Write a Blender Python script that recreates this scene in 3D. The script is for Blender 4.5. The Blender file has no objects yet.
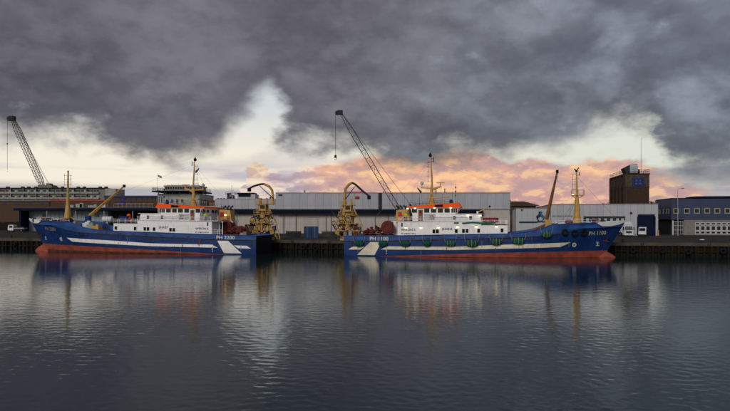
import bpy, math, random
import numpy as np
from math import sin, cos, tan, atan, atan2, asin, pi, radians, sqrt, floor
from mathutils import Vector, Matrix, Euler

random.seed(7)
rng = np.random.default_rng(11)
SC = bpy.context.scene
COL = SC.collection

# ------------------------------------------------------------------ camera
HC = 7.6            # eye above the water
FL = 600.0          # focal length in photo pixels (photo is 730 wide)
HY = 219.5          # photo row of the horizon
cam_d = bpy.data.cameras.new('camera')
cam = bpy.data.objects.new('camera', cam_d); COL.objects.link(cam)
cam.location = (0, 0, HC); cam.rotation_euler = (radians(90), 0, 0)
cam_d.sensor_width = 36.0; cam_d.lens = 36.0*FL/730.0
cam_d.shift_y = (HY-205.5)/730.0
cam_d.clip_start = 0.5; cam_d.clip_end = 12000
SC.camera = cam
SC.view_settings.view_transform = 'Standard'
SC.view_settings.look = 'None'
SC.view_settings.exposure = 0.0
SC.view_settings.gamma = 1.0
SC.cycles.use_denoising = True
SC.cycles.max_bounces = 6

# ------------------------------------------------------------------ world sky
SUN_EL, SUN_AZ = radians(24), radians(205)     # azimuth clockwise from +Y: behind the viewer, a little to the left
world = bpy.data.worlds.new('World'); SC.world = world
world.use_nodes = True
NT = world.node_tree; NT.nodes.clear()
def nn(t, **k):
    n = NT.nodes.new(t)
    for a_, v in k.items(): setattr(n, a_, v)
    return n
def put(sock, v):
    if v is None: return
    if hasattr(v, 'node'): NT.links.new(v, sock)
    else: sock.default_value = v
def M(op, a_, b_=None, c_=None):
    n = nn('ShaderNodeMath', operation=op)
    put(n.inputs[0], a_); put(n.inputs[1], b_)
    if c_ is not None: put(n.inputs[2], c_)
    return n.outputs[0]
def sstep(x, lo, hi, a_=0.0, b_=1.0):
    n = nn('ShaderNodeMapRange', interpolation_type='SMOOTHSTEP')
    for i, v in enumerate((x, lo, hi, a_, b_)): put(n.inputs[i], v)
    return n.outputs[0]
def mixc(f, a_, b_):
    n = nn('ShaderNodeMix', data_type='RGBA'); n.clamp_factor = True
    put(n.inputs[0], f)
    for s_, v in ((6, a_), (7, b_)):
        if isinstance(v, tuple): v = (*v, 1.0)
        put(n.inputs[s_], v)
    return n.outputs[2]
def s2l(r, g, b):
    f = lambda c: (c/255/12.92) if c/255 <= .04045 else ((c/255+.055)/1.055)**2.4
    return (f(r), f(g), f(b))
def comb(x, y, z):
    n = nn('ShaderNodeCombineXYZ')
    put(n.inputs[0], x); put(n.inputs[1], y); put(n.inputs[2], z)
    return n.outputs[0]
def noise(vec, scale, detail=5, rough=.55, dist=0.0):
    n = nn('ShaderNodeTexNoise')
    put(n.inputs['Vector'], vec); n.inputs['Scale'].default_value = scale
    n.inputs['Detail'].default_value = detail; n.inputs['Roughness'].default_value = rough
    n.inputs['Distortion'].default_value = dist
    return n.outputs['Fac']
def az_el(px, py):
    u = (px-365)/FL; v = (HY-py)/FL
    az = atan(u); return az, atan(v*cos(az))
def edge_curve(pts, az):
    """elevation (radians) as a function of azimuth: flat beyond the last points"""
    n = nn('ShaderNodeFloatCurve')
    A0, A1, E1 = -0.7, 0.7, 0.5
    x = M('DIVIDE', M('SUBTRACT', az, A0), A1-A0)
    put(n.inputs[1], x)
    c = n.mapping.curves[0]
    q = []
    for px, py in pts:
        a_, e = az_el(px, py); q.append(((a_-A0)/(A1-A0), max(0.0, min(1.0, (e+.1)/(E1+.1)))))
    c.points[0].location = q[0]; c.points[1].location = q[-1]
    for p in q[1:-1]: c.points.new(*p)
    n.mapping.extend = 'HORIZONTAL'; n.mapping.update()
    return M('SUBTRACT', M('MULTIPLY', n.outputs[0], E1+.1), .1)
gc = nn('ShaderNodeTexCoord')
sp = nn('ShaderNodeSeparateXYZ'); NT.links.new(gc.outputs['Generated'], sp.inputs[0])
X_, Y_, Z_ = sp.outputs
AZ = M('ARCTAN2', X_, Y_); EL = M('ARCSINE', Z_)
# direction coordinates in which clouds are a little wider than tall; nearly level layers are stretched more
dirv = gc.outputs['Generated']
cv = comb(X_, Y_, M('MULTIPLY', Z_, 1.7))
cvs = comb(X_, Y_, M('MULTIPLY', Z_, 9.0))
n_big = noise(cv, 4.0, 3, .45)
n_mid = noise(cv, 9.0, 5, .52, .2)
n_fin = noise(cv, 24.0, 7, .58)
n_str = noise(cvs, 3.2, 5, .5)
n_wrp = noise(comb(X_, Y_, M('MULTIPLY', Z_, 1.3)), 8.0, 4, .55)
AZW = M('ADD', AZ, M('ADD', M('MULTIPLY', M('SUBTRACT', n_wrp, .5), .10), M('MULTIPLY', M('SUBTRACT', n_fin, .5), .05)))
# clear evening sky in the gap
eld = M('MULTIPLY', EL, 180/pi)
clear = mixc(sstep(eld, 0, 4), s2l(240, 214, 168), s2l(244, 235, 218))
clear = mixc(sstep(eld, 5, 11), clear, s2l(208, 214, 214))
clear = mixc(sstep(eld, 12, 40), clear, s2l(120, 150, 185))
clear = mixc(M('MULTIPLY', sstep(AZ, .1, .45), sstep(eld, 2, 5)), clear, s2l(216, 219, 207))
sky = nn('ShaderNodeTexSky', sky_type='NISHITA', sun_disc=False)
sky.sun_elevation = SUN_EL; sky.sun_rotation = SUN_AZ
# thin level streaks low over the horizon
strk = M('MULTIPLY', sstep(n_str, .50, .66), M('MULTIPLY', sstep(eld, .3, 1.2), sstep(eld, 6.5, 4.0)))
sky1 = mixc(M('MULTIPLY', strk, .8), clear, s2l(168, 166, 180))
low = M('MULTIPLY', sstep(M('ADD', eld, M('MULTIPLY', n_str, 1.6)), 4.0, 3.2), sstep(M('ADD', eld, M('MULTIPLY', n_str, 1.4)), 1.9, 2.6))
sky1 = mixc(M('MULTIPLY', low, .8), sky1, s2l(150, 152, 170))
wis = M('MULTIPLY', sstep(n_mid, .48, .70), sstep(eld, 4.0, 8.0))
sky1 = mixc(M('MULTIPLY', wis, .7), sky1, s2l(166, 168, 176))
# sunset cloud bank
pk = edge_curve([(-60,214),(228,214),(238,198),(246,170),(254,159),(262,157),(272,166),(284,176),(294,171),(304,163),(322,163),(340,160),
                 (360,156),(390,150),(440,148),(480,150),(505,159),(540,160),(575,160),(610,158),(640,162),(664,168),(680,176),(696,186),(724,200),(740,216),(790,216)], M('ADD', AZ, M('MULTIPLY', M('SUBTRACT', n_fin, .5), .05)))
pe = M('SUBTRACT', M('SUBTRACT', pk, EL), M('MULTIPLY', M('SUBTRACT', n_mid, .5), .035))
pe = M('SUBTRACT', pe, M('MULTIPLY', M('SUBTRACT', n_fin, .5), .025))
pmask = M('MULTIPLY', sstep(pe, -.003, .009), sstep(M('ADD', AZ, M('MULTIPLY', M('SUBTRACT', n_str, .5), .35)), .56, .46))
pcol = mixc(sstep(n_mid, .40, .62), s2l(202, 158, 150), s2l(236, 182, 146))
glow = M('MULTIPLY', sstep(M('ABSOLUTE', M('SUBTRACT', AZ, .11)), .30, .0),
         sstep(M('ABSOLUTE', M('SUBTRACT', EL, .073)), .055, .01))
pcol = mixc(M('MULTIPLY', glow, sstep(n_mid, .36, .62)), pcol, s2l(248, 188, 144))
n_pk = noise(comb(X_, Y_, M('MULTIPLY', Z_, 4.0)), 14, 5, .55)
pcol = mixc(M('MULTIPLY', sstep(n_pk, .50, .68), sstep(AZ, .1, .3)), pcol, s2l(176, 148, 154))
lef = sstep(AZ, -.05, -.13)
pcol = mixc(M('MULTIPLY', sstep(n_fin, .46, .66), .45), pcol, s2l(190, 150, 150))
pcol = mixc(M('MULTIPLY', lef, .95), pcol, mixc(sstep(n_pk, .40, .60), s2l(172, 158, 174), s2l(232, 208, 198)))
paz, pel = az_el(257, 166)
puff = sstep(M('ADD', M('MULTIPLY', M('ABSOLUTE', M('SUBTRACT', AZ, paz)), 1.0), M('MULTIPLY', M('ABSOLUTE', M('SUBTRACT', EL, pel)), 1.1)), .046, .010)
pcol = mixc(M('MULTIPLY', M('MULTIPLY', puff, sstep(n_fin, .38, .56)), .65), pcol, s2l(255, 222, 160))
pcol = mixc(M('MULTIPLY', sstep(eld, 3.2, 1.2), sstep(AZ, .05, .3)), pcol, s2l(198, 152, 148))
# lit upper edges and mauve undersides of the heaped cloud
q1 = noise(comb(X_, Y_, M('MULTIPLY', Z_, 2.2)), 15, 6, .55); q2 = noise(comb(X_, Y_, M('MULTIPLY', M('ADD', Z_, .010), 2.2)), 15, 6, .55)
rel_ = M('SUBTRACT', q1, q2)
pcol = mixc(M('MULTIPLY', sstep(rel_, .005, .085), .60), pcol, mixc(sstep(AZ, -.10, .0), s2l(250, 230, 205), s2l(254, 208, 156)))
pcol = mixc(M('MULTIPLY', sstep(rel_, -.005, -.085), .50), pcol, s2l(168, 140, 152))
sky2 = mixc(pmask, sky1, pcol)
# grey-blue layers low on the right
rl = M('MULTIPLY', sstep(AZ, .40, .49), M('MULTIPLY', sstep(n_str, .44, .56), sstep(eld, 6.0, 4.0)))
sky2 = mixc(M('MULTIPLY', rl, .55), sky2, s2l(120, 124, 138))
# dark cloud deck overhead
dk = edge_curve([(-60,126),(0,128),(40,130),(70,133),(100,139),(120,147),(150,156),(178,160),(196,159),(210,156),(222,146),(232,133),(242,124),(250,117),(260,110),(270,108),
                 (278,118),(286,131),(300,141),(312,142),(340,150),(372,156),(400,159),(430,160),(455,155),(480,156),(505,157),(530,150),(560,140),(600,128),
                 (636,126),(652,130),(662,150),(676,164),(700,174),(725,176),(790,176)], AZW)
de = M('SUBTRACT', EL, dk)
de = M('ADD', de, M('MULTIPLY', M('SUBTRACT', n_mid, .5), .09))
de = M('ADD', de, M('MULTIPLY', M('SUBTRACT', n_fin, .5), .065))
haz, hel = az_el(268, 96)
hole = M('ADD', M('MULTIPLY', M('ABSOLUTE', M('SUBTRACT', AZ, haz)), 1.2), M('ABSOLUTE', M('SUBTRACT', EL, hel)))
de = M('SUBTRACT', de, M('MULTIPLY', sstep(hole, .085, .0), M('MULTIPLY', n_fin, .075)))
dmask = sstep(de, -.030, .034)
dcol = mixc(sstep(n_big, .35, .68), s2l(82, 79, 88), s2l(120, 116, 122))
dcol = mixc(M('MULTIPLY', sstep(n_mid, .44, .78), .5), dcol, s2l(126, 123, 129))
dcol = mixc(M('MULTIPLY', sstep(n_fin, .40, .70), .22), dcol, s2l(132, 131, 138))
dcol = mixc(M('MULTIPLY', sstep(n_fin, .52, .34), .22), dcol, s2l(72, 71, 80))
dcol = mixc(M('MULTIPLY', sstep(EL, .16, .34), .35), dcol, s2l(110, 106, 113))
dcol = mixc(M('MULTIPLY', sstep(AZ, -.10, .50), .72), dcol, mixc(sstep(n_mid, .40, .66), s2l(98, 105, 117), s2l(148, 158, 170)))
dcol = mixc(M('MULTIPLY', sstep(de, .13, .02), .45), dcol, s2l(68, 65, 75))
d1 = noise(comb(X_, Y_, M('MULTIPLY', Z_, 1.5)), 7, 7, .55); d2 = noise(comb(X_, Y_, M('MULTIPLY', M('ADD', Z_, .022), 1.5)), 7, 7, .55)
drl = M('SUBTRACT', d1, d2)
dcol = mixc(M('MULTIPLY', sstep(drl, .0, .12), .22), dcol, mixc(sstep(AZ, -.2, .3), s2l(136, 130, 134), s2l(150, 158, 168)))
dcol = mixc(M('MULTIPLY', sstep(drl, .0, -.12), .26), dcol, s2l(66, 65, 75))
thin = M('MULTIPLY', sstep(M('ADD', n_fin, M('MULTIPLY', n_mid, .6)), .93, 1.08), sstep(AZ, -.1, .3))
dcol = mixc(M('MULTIPLY', thin, .28), dcol, s2l(168, 178, 190))
sky3 = mixc(dmask, sky2, dcol)
# below the horizon the world is never seen (water and ground reach it)
final = nn('ShaderNodeMix', data_type='RGBA', blend_type='ADD'); final.inputs[0].default_value = 1.0
put(final.inputs[6], sky3)
sc_ = nn('ShaderNodeVectorMath', operation='SCALE'); NT.links.new(sky.outputs[0], sc_.inputs[0]); sc_.inputs['Scale'].default_value = 0.004
NT.links.new(sc_.outputs[0], final.inputs[7])
bg = nn('ShaderNodeBackground'); bg.inputs[1].default_value = 1.0
NT.links.new(final.outputs[2], bg.inputs[0])
wo = nn('ShaderNodeOutputWorld'); NT.links.new(bg.outputs[0], wo.inputs[0])
world.cycles.sampling_method = 'MANUAL'; world.cycles.sample_map_resolution = 1024

sun_d = bpy.data.lights.new('sun', 'SUN'); sun_d.energy = 1.5; sun_d.angle = radians(25); sun_d.color = (1.0, .93, .88)
sun = bpy.data.objects.new('sun', sun_d); COL.objects.link(sun)
sdir = Vector((sin(SUN_AZ)*cos(SUN_EL), cos(SUN_AZ)*cos(SUN_EL), sin(SUN_EL)))
sun.rotation_euler = sdir.to_track_quat('Z', 'Y').to_euler()

# ------------------------------------------------------------------ materials
MATS = {}
def mat(name, col, rough=.6, metal=0.0, var=.15, vs=1.5, rust=0.0, rustcol=(.10,.045,.02), rs=(1.2, .25), bump=0.0, emit=None, streak=False, spec=.22):
    """painted/worn surface: base colour with mottling, optional rust/dirt runs, fine bump"""
    if name in MATS: return MATS[name]
    m = bpy.data.materials.new(name); m.use_nodes = True; nt = m.node_tree; N = nt.nodes; L = nt.links
    b = N['Principled BSDF']; b.inputs['Roughness'].default_value = rough; b.inputs['Metallic'].default_value = metal
    b.inputs['Specular IOR Level'].default_value = spec
    if emit:
        b.inputs['Base Color'].default_value = (*col, 1)
        b.inputs['Emission Color'].default_value = (*col, 1); b.inputs['Emission Strength'].default_value = emit
        MATS[name] = m; return m
    tc = N.new('ShaderNodeTexCoord')
    n1 = N.new('ShaderNodeTexNoise'); n1.inputs['Scale'].default_value = vs; n1.inputs['Detail'].default_value = 6
    L.new(tc.outputs['Object'], n1.inputs['Vector'])
    r = N.new('ShaderNodeMapRange'); r.inputs[1].default_value = .3; r.inputs[2].default_value = .7
    r.inputs[3].default_value = 1-var; r.inputs[4].default_value = 1+var
    L.new(n1.outputs['Fac'], r.inputs[0])
    mx = N.new('ShaderNodeVectorMath'); mx.operation = 'SCALE'; mx.inputs[0].default_value = col
    L.new(r.outputs[0], mx.inputs['Scale'])
    out = mx.outputs[0]
    if rust:
        mp = N.new('ShaderNodeMapping'); mp.inputs['Scale'].default_value = (rs[0], rs[0], rs[1])
        L.new(tc.outputs['Object'], mp.inputs['Vector'])
        n2 = N.new('ShaderNodeTexNoise'); n2.inputs['Scale'].default_value = 1.6; n2.inputs['Detail'].default_value = 8; n2.inputs['Roughness'].default_value = .65
        L.new(mp.outputs[0], n2.inputs['Vector'])
        r2 = N.new('ShaderNodeMapRange'); r2.inputs[1].default_value = .52; r2.inputs[2].default_value = .72
        r2.inputs[3].default_value = 0; r2.inputs[4].default_value = rust
        L.new(n2.outputs['Fac'], r2.inputs[0])
        mc = N.new('ShaderNodeMix'); mc.data_type = 'RGBA'; L.new(r2.outputs[0], mc.inputs[0]); L.new(out, mc.inputs[6])
        mc.inputs[7].default_value = (*rustcol, 1); out = mc.outputs[2]
    L.new(out, b.inputs['Base Color'])
    if bump:
        n3 = N.new('ShaderNodeTexNoise'); n3.inputs['Scale'].default_value = vs*6; n3.inputs['Detail'].default_value = 4
        L.new(tc.outputs['Object'], n3.inputs['Vector'])
        bp = N.new('ShaderNodeBump'); bp.inputs['Strength'].default_value = bump; bp.inputs['Distance'].default_value = .05
        L.new(n3.outputs['Fac'], bp.inputs['Height']); L.new(bp.outputs[0], b.inputs['Normal'])
    MATS[name] = m; return m

M_HULL   = mat('hull blue paint', (.008,.032,.135), .42, var=.3, vs=.5, rust=.55, rustcol=(.014,.022,.055), bump=.15)
M_BULW   = mat('lit bulwark blue', (.024,.080,.27), .45, var=.3, vs=.6, rust=.6, rustcol=(.05,.045,.06))  # hull blue made lighter for the light the tumblehome catches
M_BOOT   = mat('red antifouling', (.27,.060,.036), .62, var=.35, vs=.7, rust=.6, rustcol=(.16,.06,.05), rs=(.8,.5))
M_WHITE  = mat('white ship paint', (.84,.84,.84), .45, var=.05, vs=.8, rust=.45, rustcol=(.42,.36,.32), rs=(1.6,.25))
M_STRIPE = mat('white stripe paint', (.82,.82,.81), .5, var=.06, vs=1, rust=.4, rustcol=(.36,.30,.24), rs=(1.4,.3))
M_CREAM  = mat('cream stripe paint', (.72,.66,.52), .5, var=.12, vs=1, rust=.6, rustcol=(.36,.28,.18), rs=(1.4,.3))
M_ORANGE = mat('signal orange paint', (1.0,.11,.008), .6, var=.05, vs=1, spec=.15)
M_MUST   = mat('mustard mast paint', (.50,.31,.085), .5, var=.18, vs=1.2, rust=.5, rustcol=(.22,.12,.05), rs=(2,.6))
M_YEL    = mat('crane yellow paint', (.46,.28,.07), .5, var=.25, vs=1.2, rust=.6, rustcol=(.2,.09,.03), rs=(2,.6))
M_OX     = mat('oxide red machinery', (.13,.028,.022), .7, var=.35, vs=2, rust=.4, rustcol=(.05,.02,.02), bump=.5)
M_BLACK  = mat('black rubber', (.012,.012,.013), .7, var=.3, vs=3, spec=.06)
M_DARK   = mat('dark steel', (.035,.036,.040), .55, var=.3, vs=2, spec=.06)
M_STEEL  = mat('grey steel', (.22,.23,.25), .45, .3, var=.2, vs=2)
M_GLASS  = mat('dark window glass', (.012,.015,.020), .06, var=.1, vs=1, spec=.3)
M_NET    = mat('green fender net', (.008,.075,.055), .85, var=.5, vs=4, rust=.5, rustcol=(.02,.05,.04), bump=1.0)
M_DECK   = mat('deck paint grey', (.05,.055,.06), .8, var=.3, vs=1)
M_ROPE   = mat('rope', (.32,.27,.17), .9, var=.2, vs=5)
M_BROWN  = mat('varnished door', (.20,.075,.03), .5, var=.2)
M_REDP   = mat('red paint', (.42,.03,.025), .5, var=.2)
M_BLUEP  = mat('bright blue paint', (.008,.025,.14), .5, var=.2)
M_GRN    = mat('green rail cover', (.01,.12,.07), .8, var=.3)
M_HIVIS  = mat('yellow green jacket', (.55,.62,.03), .8, var=.1)
M_LAMPW  = mat('lit lamp warm', (1.0,.80,.38), emit=2.6)
M_LAMPO  = mat('lit lamp orange', (1.0,.55,.18), emit=3.5)
M_LAMPW2 = mat('lit lamp white', (1.0,.93,.70), emit=2.2)
M_LETW   = mat('white lettering', (.62,.62,.60), .5, var=.1)
M_LETY   = mat('pale yellow lettering', (.50,.48,.34), .5, var=.1)
M_LETD   = mat('dark lettering', (.006,.008,.03), .5, var=.1)
M_GREYP  = mat('grey cladding', (.38,.395,.42), .5, var=.05, vs=.25, rust=.28, rustcol=(.22,.22,.22), rs=(1,.12))
M_GREYP2 = mat('grey cladding paler', (.41,.425,.45), .5, var=.05, vs=.25, rust=.28, rustcol=(.25,.25,.25), rs=(1,.12))
M_BEIGE  = mat('cream block wall', (.47,.43,.39), .75, var=.08, vs=.5, rust=.4, rustcol=(.28,.26,.22), rs=(.7,.15))
M_NAVY   = mat('navy fascia', (.005,.008,.022), .6, var=.2, vs=.4, spec=.06)
M_NAVYC  = mat('navy cladding', (.045,.058,.115), .5, var=.15, vs=.3)
M_NAVYD  = mat('navy door', (.006,.010,.034), .5, var=.2, vs=.4, spec=.06)
M_BRICKM = mat('brown brick wall', (.095,.060,.042), .85, var=.3, vs=2.5, rust=.3, rustcol=(.07,.05,.04), bump=.4, spec=.06)
M_BRICKD = mat('dark red brick', (.060,.036,.026), .85, var=.3, vs=2.2, rust=.4, rustcol=(.05,.03,.025), bump=.4, spec=.06)
M_TAN    = mat('weathered olive render', (.075,.062,.042), .85, var=.3, vs=.8, rust=.6, rustcol=(.07,.055,.04), rs=(1,.2), spec=.06)
M_CONC   = mat('weathered concrete', (.20,.19,.175), .85, var=.2, vs=.8, rust=.4, rustcol=(.1,.095,.09), bump=.3)
M_CONCL  = mat('pale concrete', (.36,.34,.31), .85, var=.15, vs=.3, rust=.4, rustcol=(.2,.19,.17))
M_ASPH   = mat('quay asphalt', (.050,.045,.038), .85, var=.3, vs=.15, rust=.6, rustcol=(.10,.092,.08), rs=(.3,.3), bump=.3, spec=.06)
M_PILE   = mat('rusty sheet pile', (.016,.012,.010), .85, var=.5, vs=.8, rust=.7, rustcol=(.035,.022,.014), rs=(2,.35), bump=.5, spec=.06)
M_WOOD   = mat('wet timber', (.020,.016,.013), .8, var=.4, vs=1.5, rust=.5, rustcol=(.02,.03,.015), rs=(3,.4), bump=.5, spec=.06)
M_WHITEB = mat('white frame', (.50,.51,.52), .5, var=.05)
M_VEH    = mat('white vehicle paint', (.66,.67,.68), .3, var=.04)
M_CONT   = mat('blue container paint', (.02,.06,.20), .5, var=.25, vs=1, rust=.5)
M_ROOF   = mat('brown roof tiles', (.085,.065,.055), .85, var=.25, vs=1.2, rust=.4, rustcol=(.04,.04,.035), spec=.06)
M_LEAF   = mat('tree foliage', (.045,.06,.025), .8, var=.5, vs=.8)
M_BARK   = mat('tree bark', (.07,.05,.035), .9, var=.3)
M_PBLUE  = mat('pale blue facade', (.33,.42,.47), .5, var=.08, vs=.4, rust=.3, rustcol=(.16,.2,.23))
M_TEAL   = mat('teal sign paint', (.004,.03,.08), .5, var=.1)
M_FLAG   = mat('dark flag cloth', (.03,.03,.04), .8, var=.4, vs=4)
M_FLAGG  = mat('grey flag cloth', (.30,.30,.32), .8, var=.4, vs=4)

# ------------------------------------------------------------------ mesh builder
def frame_of(d):
    d = Vector(d).normalized()
    up = Vector((0,0,1)) if abs(d.z) < .95 else Vector((1,0,0))
    s = d.cross(up).normalized(); return s, s.cross(d).normalized()
class MB:
    def __init__(s): s.v = []; s.f = []; s.m = []; s.cm = 0
    def use(s, i): s.cm = i; return s
    def add(s, vs, fs):
        o = len(s.v); s.v += [tuple(v) for v in vs]
        for f in fs: s.f.append([i+o for i in f]); s.m.append(s.cm)
        return s
    def box(s, x0, x1, y0, y1, z0, z1):
        if x0 > x1: x0, x1 = x1, x0
        if y0 > y1: y0, y1 = y1, y0
        if z0 > z1: z0, z1 = z1, z0
        return s.add([(x0,y0,z0),(x1,y0,z0),(x1,y1,z0),(x0,y1,z0),(x0,y0,z1),(x1,y0,z1),(x1,y1,z1),(x0,y1,z1)],
                     [(0,3,2,1),(4,5,6,7),(0,1,5,4),(1,2,6,5),(2,3,7,6),(3,0,4,7)])
    def bar(s, p, q, w, h=None):
        h = w if h is None else h
        p, q = Vector(p), Vector(q); a, b = frame_of(q-p); a = a*w/2; b = b*h/2
        vs = [p-a-b, p+a-b, p+a+b, p-a+b, q-a-b, q+a-b, q+a+b, q-a+b]
        return s.add(vs, [(0,1,2,3),(7,6,5,4),(4,5,1,0),(5,6,2,1),(6,7,3,2),(7,4,0,3)])
    def tube(s, pts, r, n=8, cap=True):
        pts = [Vector(p) for p in pts]; rr = r if isinstance(r, (list, tuple)) else [r]*len(pts)
        o = len(s.v); vs = []
        a = None
        for i, p in enumerate(pts):
            d = (pts[min(i+1, len(pts)-1)]-pts[max(i-1, 0)])
            if a is None: a, b = frame_of(d)
            else:
                dn = d.normalized(); a = (a-dn*a.dot(dn)).normalized(); b = a.cross(dn).normalized()
            for k in range(n):
                t = 2*pi*k/n; vs.append(p+(a*cos(t)+b*sin(t))*rr[i])
        fs = []
        for i in range(len(pts)-1):
            for k in range(n):
                k2 = (k+1) % n
                fs.append((i*n+k, i*n+k2, (i+1)*n+k2, (i+1)*n+k))
        if cap: fs += [tuple(range(n))[::-1], tuple((len(pts)-1)*n+k for k in range(n))]
        return s.add(vs, fs)
    def cyl(s, p, q, r, r2=None, n=12): return s.tube([p, q], [r, r if r2 is None else r2], n)
    def ball(s, c, rx, ry=None, rz=None, nu=12, nv=8):
        ry = rx if ry is None else ry; rz = rx if rz is None else rz
        vs = [(c[0], c[1], c[2]-rz)]
        for j in range(1, nv):
            t = pi*j/nv
            for i in range(nu):
                p = 2*pi*i/nu
                vs.append((c[0]+rx*sin(t)*cos(p), c[1]+ry*sin(t)*sin(p), c[2]-rz*cos(t)))
        vs.append((c[0], c[1], c[2]+rz)); fs = []
        for i in range(nu):
            i2 = (i+1) % nu
            fs.append((0, 1+i2, 1+i)); fs.append((len(vs)-1, 1+(nv-2)*nu+i, 1+(nv-2)*nu+i2))
            for j in range(nv-2): fs.append((1+j*nu+i, 1+j*nu+i2, 1+(j+1)*nu+i2, 1+(j+1)*nu+i))
        return s.add(vs, fs)
    def prism(s, poly, y0, y1):
        """polygon in (x, z), extruded along y"""
        n = len(poly); vs = [(x, y0, z) for x, z in poly]+[(x, y1, z) for x, z in poly]
        return s.add(vs, [tuple(range(n)), tuple(range(n, 2*n))[::-1]]+[(i+n, (i+1) % n+n, (i+1) % n, i) for i in range(n)])
    def prism_z(s, poly, z0, z1):
        n = len(poly); vs = [(x, y, z0) for x, y in poly]+[(x, y, z1) for x, y in poly]
        return s.add(vs, [tuple(range(n))[::-1], tuple(range(n, 2*n))]+[(i, (i+1) % n, (i+1) % n+n, i+n) for i in range(n)])
    def torus(s, c, R, r, axis='y', nu=20, nv=8):
        vs = []; fs = []
        for i in range(nu):
            t = 2*pi*i/nu
            for j in range(nv):
                p = 2*pi*j/nv; rad = R+r*cos(p); h = r*sin(p)
                if axis == 'y': vs.append((c[0]+rad*cos(t), c[1]+h, c[2]+rad*sin(t)))
                elif axis == 'x': vs.append((c[0]+h, c[1]+rad*cos(t), c[2]+rad*sin(t)))
                else: vs.append((c[0]+rad*cos(t), c[1]+rad*sin(t), c[2]+h))
        for i in range(nu):
            for j in range(nv):
                fs.append((i*nv+j, ((i+1) % nu)*nv+j, ((i+1) % nu)*nv+(j+1) % nv, i*nv+(j+1) % nv))
        return s.add(vs, fs)
    def rail(s, pts, h=1.0, r=.028, step=1.4, rows=3):
        pts = [Vector(p) for p in pts]
        for p, q in zip(pts, pts[1:]):
            n = max(1, round((q-p).length/step))
            for i in range(n+1):
                b = p.lerp(q, i/n); s.bar(b, b+Vector((0,0,h)), r*2)
            for k in range(1, rows+1):
                z = Vector((0,0,h*k/rows)); s.bar(p+z, q+z, r*1.7)
        return s
    def mesh(s, name, mats):
        me = bpy.data.meshes.new(name); me.from_pydata(s.v, [], s.f)
        for m in (mats if isinstance(mats, (list, tuple)) else [mats]): me.materials.append(m)
        if max(s.m, default=0) > 0: me.polygons.foreach_set('material_index', s.m)
        me.update(); return me
    def build(s, name, mats, parent=None, smooth=False, loc=None, fix=False):
        me = s.mesh(name, mats)
        if fix:
            import bmesh
            b = bmesh.new(); b.from_mesh(me); bmesh.ops.recalc_face_normals(b, faces=b.faces); b.to_mesh(me); b.free()
        if smooth: me.polygons.foreach_set('use_smooth', [True]*len(me.polygons))
        return link(name, me, parent, loc)
def link(name, me, parent=None, loc=None, rot=None, scale=None):
    o = bpy.data.objects.new(name, me); COL.objects.link(o)
    if parent is not None: o.parent = parent
    if loc is not None: o.location = loc
    if rot is not None: o.rotation_euler = rot
    if scale is not None: o.scale = scale
    return o
def tag(o, label=None, cat=None, group=None, kind=None):
    if label: o['label'] = label
    if cat: o['category'] = cat
    if group: o['group'] = group
    if kind: o['kind'] = kind
    return o
def thing(name, label, cat, loc=(0,0,0), rot=(0,0,0), group=None):
    o = bpy.data.objects.new(name, None); COL.objects.link(o); o.location = loc; o.rotation_euler = rot
    o.empty_display_size = .5
    return tag(o, label, cat, group)
def text_geo(txt, size=1.0, shear=0.0, spacing=1.0):
    """flat glyph mesh of height about `size`: list of 2-D points, faces, width"""
    cu = bpy.data.curves.new('t', 'FONT'); cu.body = txt; cu.size = size/.72; cu.shear = shear; cu.space_character = spacing
    cu.resolution_u = 3; cu.offset = .022*size
    ob = bpy.data.objects.new('t', cu); COL.objects.link(ob)
    dg = bpy.context.evaluated_depsgraph_get()
    me = bpy.data.meshes.new_from_object(ob.evaluated_get(dg))
    vs = [(v.co.x, v.co.y) for v in me.vertices]; fs = [tuple(p.vertices) for p in me.polygons]
    bpy.data.objects.remove(ob); bpy.data.curves.remove(cu); bpy.data.meshes.remove(me)
    return vs, fs, (max(v[0] for v in vs) if vs else 0)
def wall_text(txt, x0, x1, y, z, h, m, parent, name, facing=-1):
    """text fitted between x0 and x1 on a wall plane y; facing -1 looks towards -y"""
    vs, fs, w = text_geo(txt, h); k = (x1-x0)/w
    mb = MB(); mb.add([(x0+a_*k, y, z+b_) for a_, b_ in vs], fs)
    return mb.build(name, m, parent)

# quay frame: t runs along the quay to the right, d away from the viewer; the ships lie on d = 0
QA = atan(.193); OY = 125.6; QZ = 2.85
def W(t, d, z=0.0):
    return Vector((t*cos(QA)+d*sin(QA), OY-t*sin(QA)+d*cos(QA), z))
def F(px, py, d):
    k = (px-365)/FL; s = (d+OY*cos(QA))/(k*sin(QA)+cos(QA))
    return (s*k)*cos(QA)-(s-OY)*sin(QA), HC+s*(HY-py)/FL
def P(px, py, Y):
    return Vector(((px-365)/FL*Y, Y, HC+(HY-py)/FL*Y))
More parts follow.
